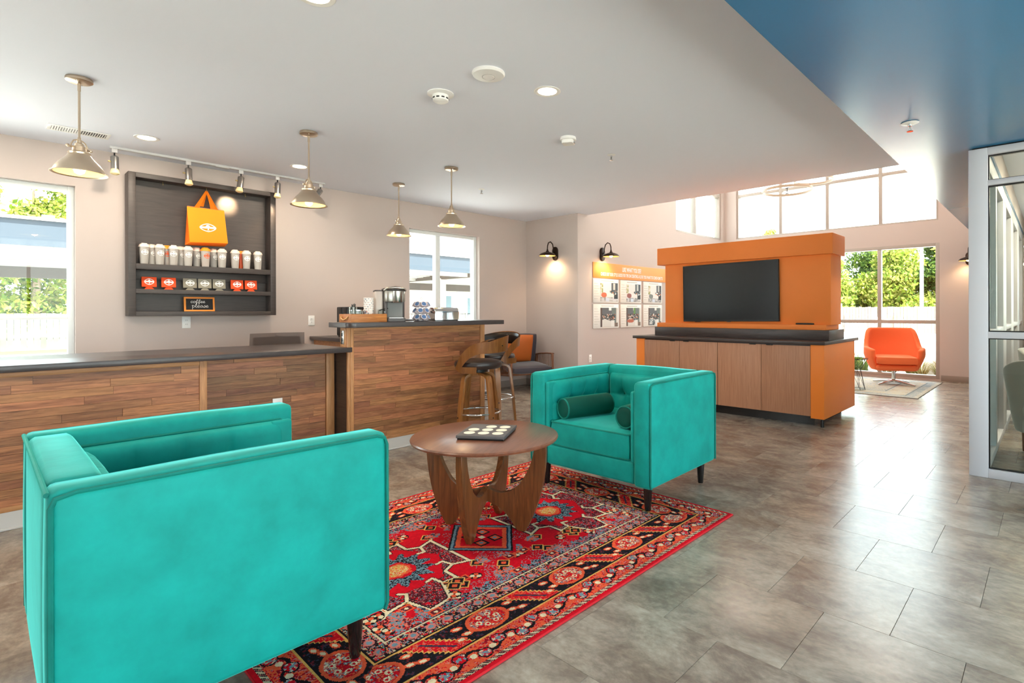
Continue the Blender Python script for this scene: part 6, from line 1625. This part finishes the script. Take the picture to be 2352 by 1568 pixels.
for z in (0.05, 0.42, 0.82, 1.22): box('shelf', 10.25, 10.55, -0.42, 0.24, z, z + 0.025, M_bent, bks, bev=0.002)
for k, (x, y) in enumerate(((6.3, -0.35), (7.6, -0.35), (9.0, -0.35))): downlight('recessed downlight in the glass office ceiling', x, y, 16, 2.62)
fl_ = thing('floor_lamp', 'slim floor lamp with two round heads inside the glass office', 'floor lamp', (8.1, 0.16, 0))
lathe('base', [(0, 0), (0.13, 0), (0.13, 0.015), (0.02, 0.025), (0, 0.025)], M_bronze, fl_, 28)
tube('pole', [(0, 0, 0.02), (0, 0, 1.0), (0, 0, 1.95)], 0.010, M_bronze, fl_, 10)
for z, dx in ((1.92, 0.05), (1.72, 0.06)):
    lathe('lamp_head', [(0, 0.05), (0.05, 0.05), (0.072, 0.0), (0.068, 0.0), (0, 0.03)], M_bronze, fl_, 24, M=TM((-0.08, dx * 0.6, z), ry=0.5)); lathe('lamp_disc', [(0, 0.0), (0.066, 0.0), (0.066, 0.006), (0, 0.006)], M_bulb if False else M_disc, fl_, 24, M=TM((-0.08, dx * 0.6, z), ry=0.5))
    tube('lamp_arm', [(0, 0, z - 0.03), (-0.03, dx * 0.3, z + 0.02), (-0.07, dx * 0.5, z + 0.045)], 0.006, M_bronze, fl_, 8)
# ------------------------------------------------------------------ outdoors
GZ = -0.12
M_pave = mat('pale_concrete', (206, 200, 192), 0.9, var=0.06, vscale=0.6)
M_asph = mat('asphalt', (150, 148, 146), 0.95, var=0.05, vscale=0.8)
M_lawn = mat('lawn', (92, 118, 44), 0.95, var=0.2, vscale=2.0)
gr = box('ground', -80, 120, -60, 120, GZ - 0.3, GZ, M_pave); setp(gr, 'pale concrete paving around the building', 'ground'); struct(gr)
lw = box('lawn_strip', -60, 60, 22.2, 25.4, GZ, GZ + 0.05, M_lawn); setp(lw, 'narrow green lawn strip before the gray fence', 'lawn'); struct(lw)
kb = box('kerb', -60, 60, 21.6, 22.2, GZ, GZ + 0.10, M_pave); setp(kb, 'pale concrete kerb beside the lawn strip', 'kerb'); struct(kb)
M_fen = mat('weathered_fence', (112, 98, 92), 0.9, var=0.12, vscale=3, obvar=0.12)
M_fen2 = mat('gray_fence', (92, 89, 85), 0.9, var=0.14, vscale=2, obvar=0.14)
# fence beyond the tall window
f1 = thing('board_fence', 'weathered gray board fence behind the lawn, seen through the tall plain window', 'fence', (-2, 25.8, GZ))
bw_ = 0.16; x = -8.0; rf = random.Random(2)
while x < 6.0:
    box('board', x + 0.004, x + bw_ - 0.004, 25.76, 25.785, GZ + 0.04, 1.16 + rf.uniform(-0.02, 0.02), M_fen2, f1); x += bw_
for z in (0.25, 0.85): box('rail', -8, 6, 25.785, 25.82, z, z + 0.09, M_fen2, f1)
for k in range(6): box('post', -8 + k * 2.8, -7.9 + k * 2.8, 25.82, 25.92, GZ, 1.15, M_fen2, f1)
# fence beyond the far window
f2 = thing('far_fence', 'long pinkish board fence below the trees beyond the far window', 'fence', (34.5, 6, GZ))
bm = B(); y = -6.0
while y < 40:
    yy = y; abox(bm, 34.5 + rf.uniform(-0.012, 0.012), 34.53, yy + 0.008, yy + 0.152, GZ + 0.05, 1.40 + rf.uniform(-0.02, 0.02)); y += 0.16
setp(fin(bm, 'boards', M_fen, f2, True, smooth=False), kind='stuff')
for k in range(19): box('post', 34.38, 34.48, -6 + 2.5 * k, -5.9 + 2.5 * k, GZ, 1.05, M_gray, f2)
for z in (0.2, 0.9): box('rail', 34.53, 34.57, -6, 40, z, z + 0.09, M_fen, f2)
# carport along the window wall
M_fascia = mat('blue_gray_fascia', (50, 58, 68), 0.55); M_deck = mat('carport_deck', (176, 174, 172), 0.6); M_beam = mat('carport_beam', (86, 78, 74), 0.6)
cpt = thing('carport', 'long blue-gray metal carport with pale underside beyond the window wall', 'carport', (5, 14, GZ))
CY0, CY1, CZ0, CZ1 = 12.2, 17.5, 2.28, 2.70
box('near_fascia', -30, 26, CY0, CY0 + 0.06, CZ0, CZ1, M_fascia, cpt)
box('fascia_cap', -30, 26, CY0 - 0.04, CY0 + 0.1, CZ1, CZ1 + 0.05, M_deck, cpt)
box('far_fascia', -30, 26, CY1, CY1 + 0.06, CZ0 - 0.28, CZ1 - 0.1, M_beam, cpt)
bm = B()
for k in range(14): abox(bm, -30, 26, CY0 + 0.06 + k * 0.385, CY0 + 0.06 + k * 0.385 + 0.30, CZ1 - 0.16 - 0.022 * k, CZ1 - 0.12 - 0.022 * k)
setp(fin(bm, 'deck_ribs', M_deck, cpt, True, smooth=False), kind='stuff')
box('roof_deck', -30, 26, CY0 + 0.06, CY1, CZ1 - 0.10, CZ1 - 0.06, M_deck, cpt)
for yb_ in (13.3, 16.2): box('purlin', -30, 26, yb_, yb_ + 0.12, CZ0 - 0.02, CZ1 - 0.18, M_deck, cpt)
for x in (-13.5, -7.6, -1.75, 4.2, 10.1, 16.0):
    box('column', x, x + 0.22, 14.7, 14.92, GZ, CZ0, M_deck, cpt); box('cross_beam', x + 0.03, x + 0.19, CY0 + 0.3, CY1 - 0.1, CZ0 - 0.04, CZ0 + 0.2, M_beam, cpt)
for x in (-20 + 1.15 * np.arange(40)): box('deck_clip', x, x + 0.16, CY0 - 0.02, CY0 + 0.08, CZ1 + 0.05, CZ1 + 0.10, M_beam, cpt)
# apartment building seen through the two-light window
M_sid = mat('pale_siding', (178, 172, 162), 0.8); M_sid2 = mat('pink_siding', (168, 150, 142), 0.8); M_dkg = mat('dark_window', (92, 104, 112), 0.15); M_roof = mat('gray_roof', (120, 110, 104), 0.8)
ab = thing('apartment_building', 'pale apartment building with siding and dark windows beyond the carport', 'building', (24, 30, GZ))
box('main_wall', 12.0, 34.0, 29.0, 38.0, GZ, 2.7, M_sid, ab); box('porch_wall', 16.6, 18.9, 28.6, 29.0, GZ, 2.6, M_sid2, ab)
box('roof_edge', 11.5, 34.5, 28.3, 38.5, 2.7, 3.0, M_roof, ab)
bm = B(); aprism(bm, [(27.9, 3.0), (38.9, 3.0), (33.4, 4.6)], 11.3, 34.7, axes((0, 0, 0), (0, 1, 0), (0, 0, 1), (1, 0, 0))); 
fin(bm, 'roof', M_roof, ab, True, smooth=False)
for k in range(12): box('siding_lap', 16.6, 18.9, 28.585, 28.6, 0.0 + k * 0.21, 0.012 + k * 0.21, M_gray, ab)
for x0, x1, z0, z1 in ((13.0, 15.9, 0.9, 2.2), (19.6, 20.7, 0.2, 2.2), (22.0, 23.4, 0.7, 2.1), (25.4, 26.6, 0.7, 2.1), (29, 30.5, 0.7, 2.1)):
    w_ = box('window_frame', x0 - 0.08, x1 + 0.08, 28.9, 28.99, z0 - 0.08, z1 + 0.08, M_vinyl, ab); box('window_glass', x0, x1, 28.88, 28.9, z0, z1, M_dkg, w_); box('window_bar', (x0 + x1) / 2 - 0.03, (x0 + x1) / 2 + 0.03, 28.86, 28.88, z0, z1, M_vinyl, w_)
rl_ = thing('metal_railing', 'dark metal railing in front of the apartment building', 'railing', (18, 26, GZ))
for z in (0.35, 1.05): box('rail', 12, 26, 25.98, 26.02, z, z + 0.04, M_black, rl_)
for k in range(70): box('baluster', 12 + 0.2 * k, 12.02 + 0.2 * k, 25.99, 26.01, GZ if k % 7 == 0 else 0.05, 1.05, M_black, rl_)
# poles
pl = thing('utility_pole', 'thin gray utility pole standing beyond the far window', 'pole', (30, 4.62, GZ)); lathe('shaft', [(0, 0), (0.09, 0), (0.06, 9.0), (0, 9.0)], M_gray, pl, 12)
sp_ = thing('sign_post', 'pale square post in front of the far fence', 'post', (29.0, 7.85, GZ)); box('shaft', 29.0, 29.16, 7.85, 8.01, GZ, 1.55, M_vinyl, sp_, bev=0.01)
pl2 = thing('wood_pole', 'gray utility pole with crossarm seen through the clerestory', 'pole', (24, 19.5, GZ)); lathe('shaft', [(0, 0), (0.13, 0), (0.09, 10.0), (0, 10.0)], M_gray, pl2, 12); box('crossarm', -1.1, 1.1, -0.05, 0.05, 4.9, 5.0, M_gray, pl2, world=False)
# foliage
M_fol = vcol('foliage', 0.8, 0.2, trans=0.45)
M_bark = mat('bark', (150, 128, 108), 0.9)
def leaves(name, blobs, n, size, palette, seed, parent, up=0.3):
    rs = np.random.RandomState(seed); bl = np.array(blobs, float); wt = bl[:, 3] * bl[:, 4] * bl[:, 5]; wt /= wt.sum()
    idx = rs.choice(len(bl), n, p=wt); d = rs.normal(size=(n, 3)); d /= np.linalg.norm(d, axis=1, keepdims=True)
    r = rs.rand(n, 1) ** 0.33 * (0.82 + 0.18 * rs.rand(n, 1)); c = bl[idx, :3] + d * r * bl[idx, 3:6]
    a = rs.normal(size=(n, 3)); a /= np.linalg.norm(a, axis=1, keepdims=True); b = rs.normal(size=(n, 3)); b -= (b * a).sum(1, keepdims=True) * a; b /= np.linalg.norm(b, axis=1, keepdims=True)
    s_ = size * (0.6 + 0.8 * rs.rand(n, 1)); V = np.stack([c - a * s_, c + b * s_ * 0.5, c + a * s_, c - b * s_ * 0.5], 1).reshape(-1, 3)
    F_ = np.arange(n * 4).reshape(-1, 4)
    me = bpy.data.meshes.new(name); me.vertices.add(len(V)); me.vertices.foreach_set('co', V.astype(np.float32).ravel())
    me.loops.add(n * 4); me.loops.foreach_set('vertex_index', F_.astype(np.int32).ravel()); me.polygons.add(n); me.polygons.foreach_set('loop_start', (np.arange(n) * 4).astype(np.int32)); me.polygons.foreach_set('loop_total', np.full(n, 4, np.int32))
    pal = np.array([s2l(p) for p in palette]); col = pal[rs.randint(0, len(pal), n)] * (0.75 + 0.5 * rs.rand(n, 1)); col = np.concatenate([np.clip(col, 0, 1), np.ones((n, 1))], 1)
    at = me.color_attributes.new('Col', 'FLOAT_COLOR', 'CORNER'); at.data.foreach_set('color', np.repeat(col, 4, 0).astype(np.float32).ravel())
    me.materials.append(M_fol); me.update(calc_edges=True)
    o = bpy.data.objects.new(name, me); C.objects.link(o); o.parent = parent
    return o
G_BR = [(136, 146, 54), (118, 136, 48), (152, 154, 74), (98, 120, 46), (158, 154, 86)]
G_MD = [(92, 112, 48), (76, 98, 44), (110, 124, 54), (64, 84, 42)]
def tree(label, x, y, h, w_, seed, pal=G_BR, n=2600, size=0.16, low=0.25, dense=9):
    t = thing('tree', label, 'tree', (x, y, GZ), 0, 'trees around the building')
    rs = random.Random(seed); blobs = []
    for k in range(dense):
        a = rs.uniform(0, 2 * PI); rr = rs.uniform(0.0, 0.62) * w_; zz = rs.uniform(low + 0.12, 0.88) * h
        s_ = rs.uniform(0.32, 0.52) * w_ * (1.15 - 0.55 * zz / h); blobs.append((rr * math.cos(a) * (1.1 - 0.6 * zz / h), rr * math.sin(a) * (1.1 - 0.6 * zz / h), zz, s_, s_, s_ * 0.8))
    leaves('crown', blobs, n, size, pal, seed, t)
    tube('trunk', [(0, 0, 0), (0.1, 0.05, h * 0.3), (0, 0.1, h * 0.7)], 0.12, M_bark, t, 8, rad=[0.05 * w_ + 0.04, 0.035 * w_ + 0.03, 0.02])
    return t
rt = random.Random(9)
# row behind the far fence
ty = -4.0; k = 0
while ty < 26:
    far = k % 2
    tree(['bushy yellow-green tree behind the far fence', 'taller darker tree rising behind the far fence row'][far], 38.0 + 3.0 * far + rt.uniform(-0.5, 0.5), ty, rt.uniform(5.9, 6.6) if not far else rt.uniform(6.9, 7.5), rt.uniform(2.9, 3.4), 100 + k, G_BR if not far else G_MD, 9000, 0.125, 0.02, 18); ty += 1.9; k += 1
q = on_x(1770, 520, 30.0); tree('single taller tree showing through the clerestory panes', 30.0, q.y, 6.9, 1.35, 301, [(142, 138, 60), (158, 146, 80), (118, 128, 54), (164, 134, 80)], 2600, 0.10, 0.3, 10)
q = on_x(1832, 540, 30.5); tree('lower round tree beside the taller clerestory tree', 30.5, q.y, 5.9, 1.3, 302, [(158, 140, 74), (166, 152, 90), (134, 134, 60)], 2200, 0.10, 0.3, 9)
q = on_y(1625, 530, 26.0); tree('small tree top seen through the side clerestory', q.x, 26.0, 5.6, 1.4, 303, G_BR, 1500, 0.10, 0.3, 8)
# trees behind the left fence
for k, x in enumerate((-7.4, -5.2, -3.0, -0.9, 1.4, 3.6)): tree('bright yellow-green tree behind the gray board fence', x, 28.5 + (k % 2) * 2.2, 8.6 + (k % 3) * 0.8, 2.6, 400 + k, G_BR, 11000, 0.11, 0.0, 16)
tree('slim tree with a bare trunk in front of the gray board fence', -2.35, 24.2, 5.2, 1.1, 450, G_BR, 900, 0.12, 0.5, 6)
q = on_y(1052, 610, 20.0); tree('palm-like small tree beyond the carport', q.x, 20.0, 3.2, 0.55, 460, G_MD, 900, 0.12, 0.72, 4)
# dry ornamental grass and planting along the far window
M_gr = vcol('grass_blades', 0.85, 0.2, trans=0.4)
def grass(label, x, y, h, r, n, pal, seed, grp):
    t = thing('grass_clump', label, 'grass', (x, y, GZ), 0, grp)
    rs = np.random.RandomState(seed); V = []; F_ = []; cols_ = []
    for k in range(n):
        a = rs.rand() * 2 * PI; hh = h * (0.55 + 0.5 * rs.rand()); sp = r * (0.3 + rs.rand()); w_ = 0.005 + 0.005 * rs.rand(); b0 = len(V)
        dx, dy = math.cos(a), math.sin(a); r0 = 0.25 * r * rs.rand()
        for q in range(4):
            tt = q / 3; px, py, pz = dx * (r0 + sp * tt ** 1.7), dy * (r0 + sp * tt ** 1.7), hh * (tt - 0.28 * tt ** 3); ww = w_ * (1 - 0.8 * tt)
            V += [(px - dy * ww, py + dx * ww, pz), (px + dy * ww, py - dx * ww, pz)]
        for q in range(3): F_.append((b0 + 2 * q, b0 + 2 * q + 1, b0 + 2 * q + 3, b0 + 2 * q + 2)); cols_.append(s2l(pal[rs.randint(len(pal))]))
    me = bpy.data.meshes.new('blades'); me.from_pydata(V, [], F_); at = me.color_attributes.new('Col', 'FLOAT_COLOR', 'CORNER')
    cc = np.array([(*c_, 1.0) for c_ in cols_ for _ in range(4)], np.float32); at.data.foreach_set('color', cc.ravel()); me.materials.append(M_gr)
    o = bpy.data.objects.new('blades', me); C.objects.link(o); o.parent = t
STR = [(142, 118, 72), (130, 100, 52), (150, 132, 92), (118, 94, 50), (104, 108, 52)]; GRN = [(100, 118, 50), (118, 124, 62), (132, 124, 74), (88, 106, 44)]
gl = ['straw-coloured ornamental grass clump against the far window', 'fresh green ornamental grass clump beside the straw-coloured ones']
for k in range(11):
    y = 1.35 + 0.24 * k; gi = 1 if k in (6, 7, 8) else 0
    grass(gl[gi], 11.85 + 0.35 * (k % 2), y, 0.62 if gi else 0.50, 0.26, 170, GRN if gi else STR, 600 + k, 'ornamental grasses by the far window')
M_rock = mat('garden_rock', (150, 136, 124), 0.9, var=0.15, vscale=3)
for k, (x, y, s_) in enumerate(((13.0, 1.55, 0.40), (12.6, 0.75, 0.3), (13.8, 2.3, 0.36))):
    bm = B(); bmesh.ops.create_icosphere(bm, subdivisions=3, radius=1.0); rs = random.Random(k)
    off = [(rs.uniform(1, 3), rs.uniform(0, 6), rs.uniform(1, 3), rs.uniform(0, 6)) for _ in range(4)]
    for v in bm.verts:
        f = 1 + sum(0.07 * math.sin(a * v.co.x * 2 + b) * math.sin(c * v.co.y * 2 + v.co.z * 2 + d) for a, b, c, d in off); v.co = Vector((v.co.x * s_ * f, v.co.y * s_ * f, v.co.z * s_ * 0.75 * f))
    o = fin(bm, 'garden_rock', M_rock); o.location = (x, y, GZ + s_ * 0.45); setp(o, 'pale rounded garden rock outside the far window', 'rock', 'garden rocks')
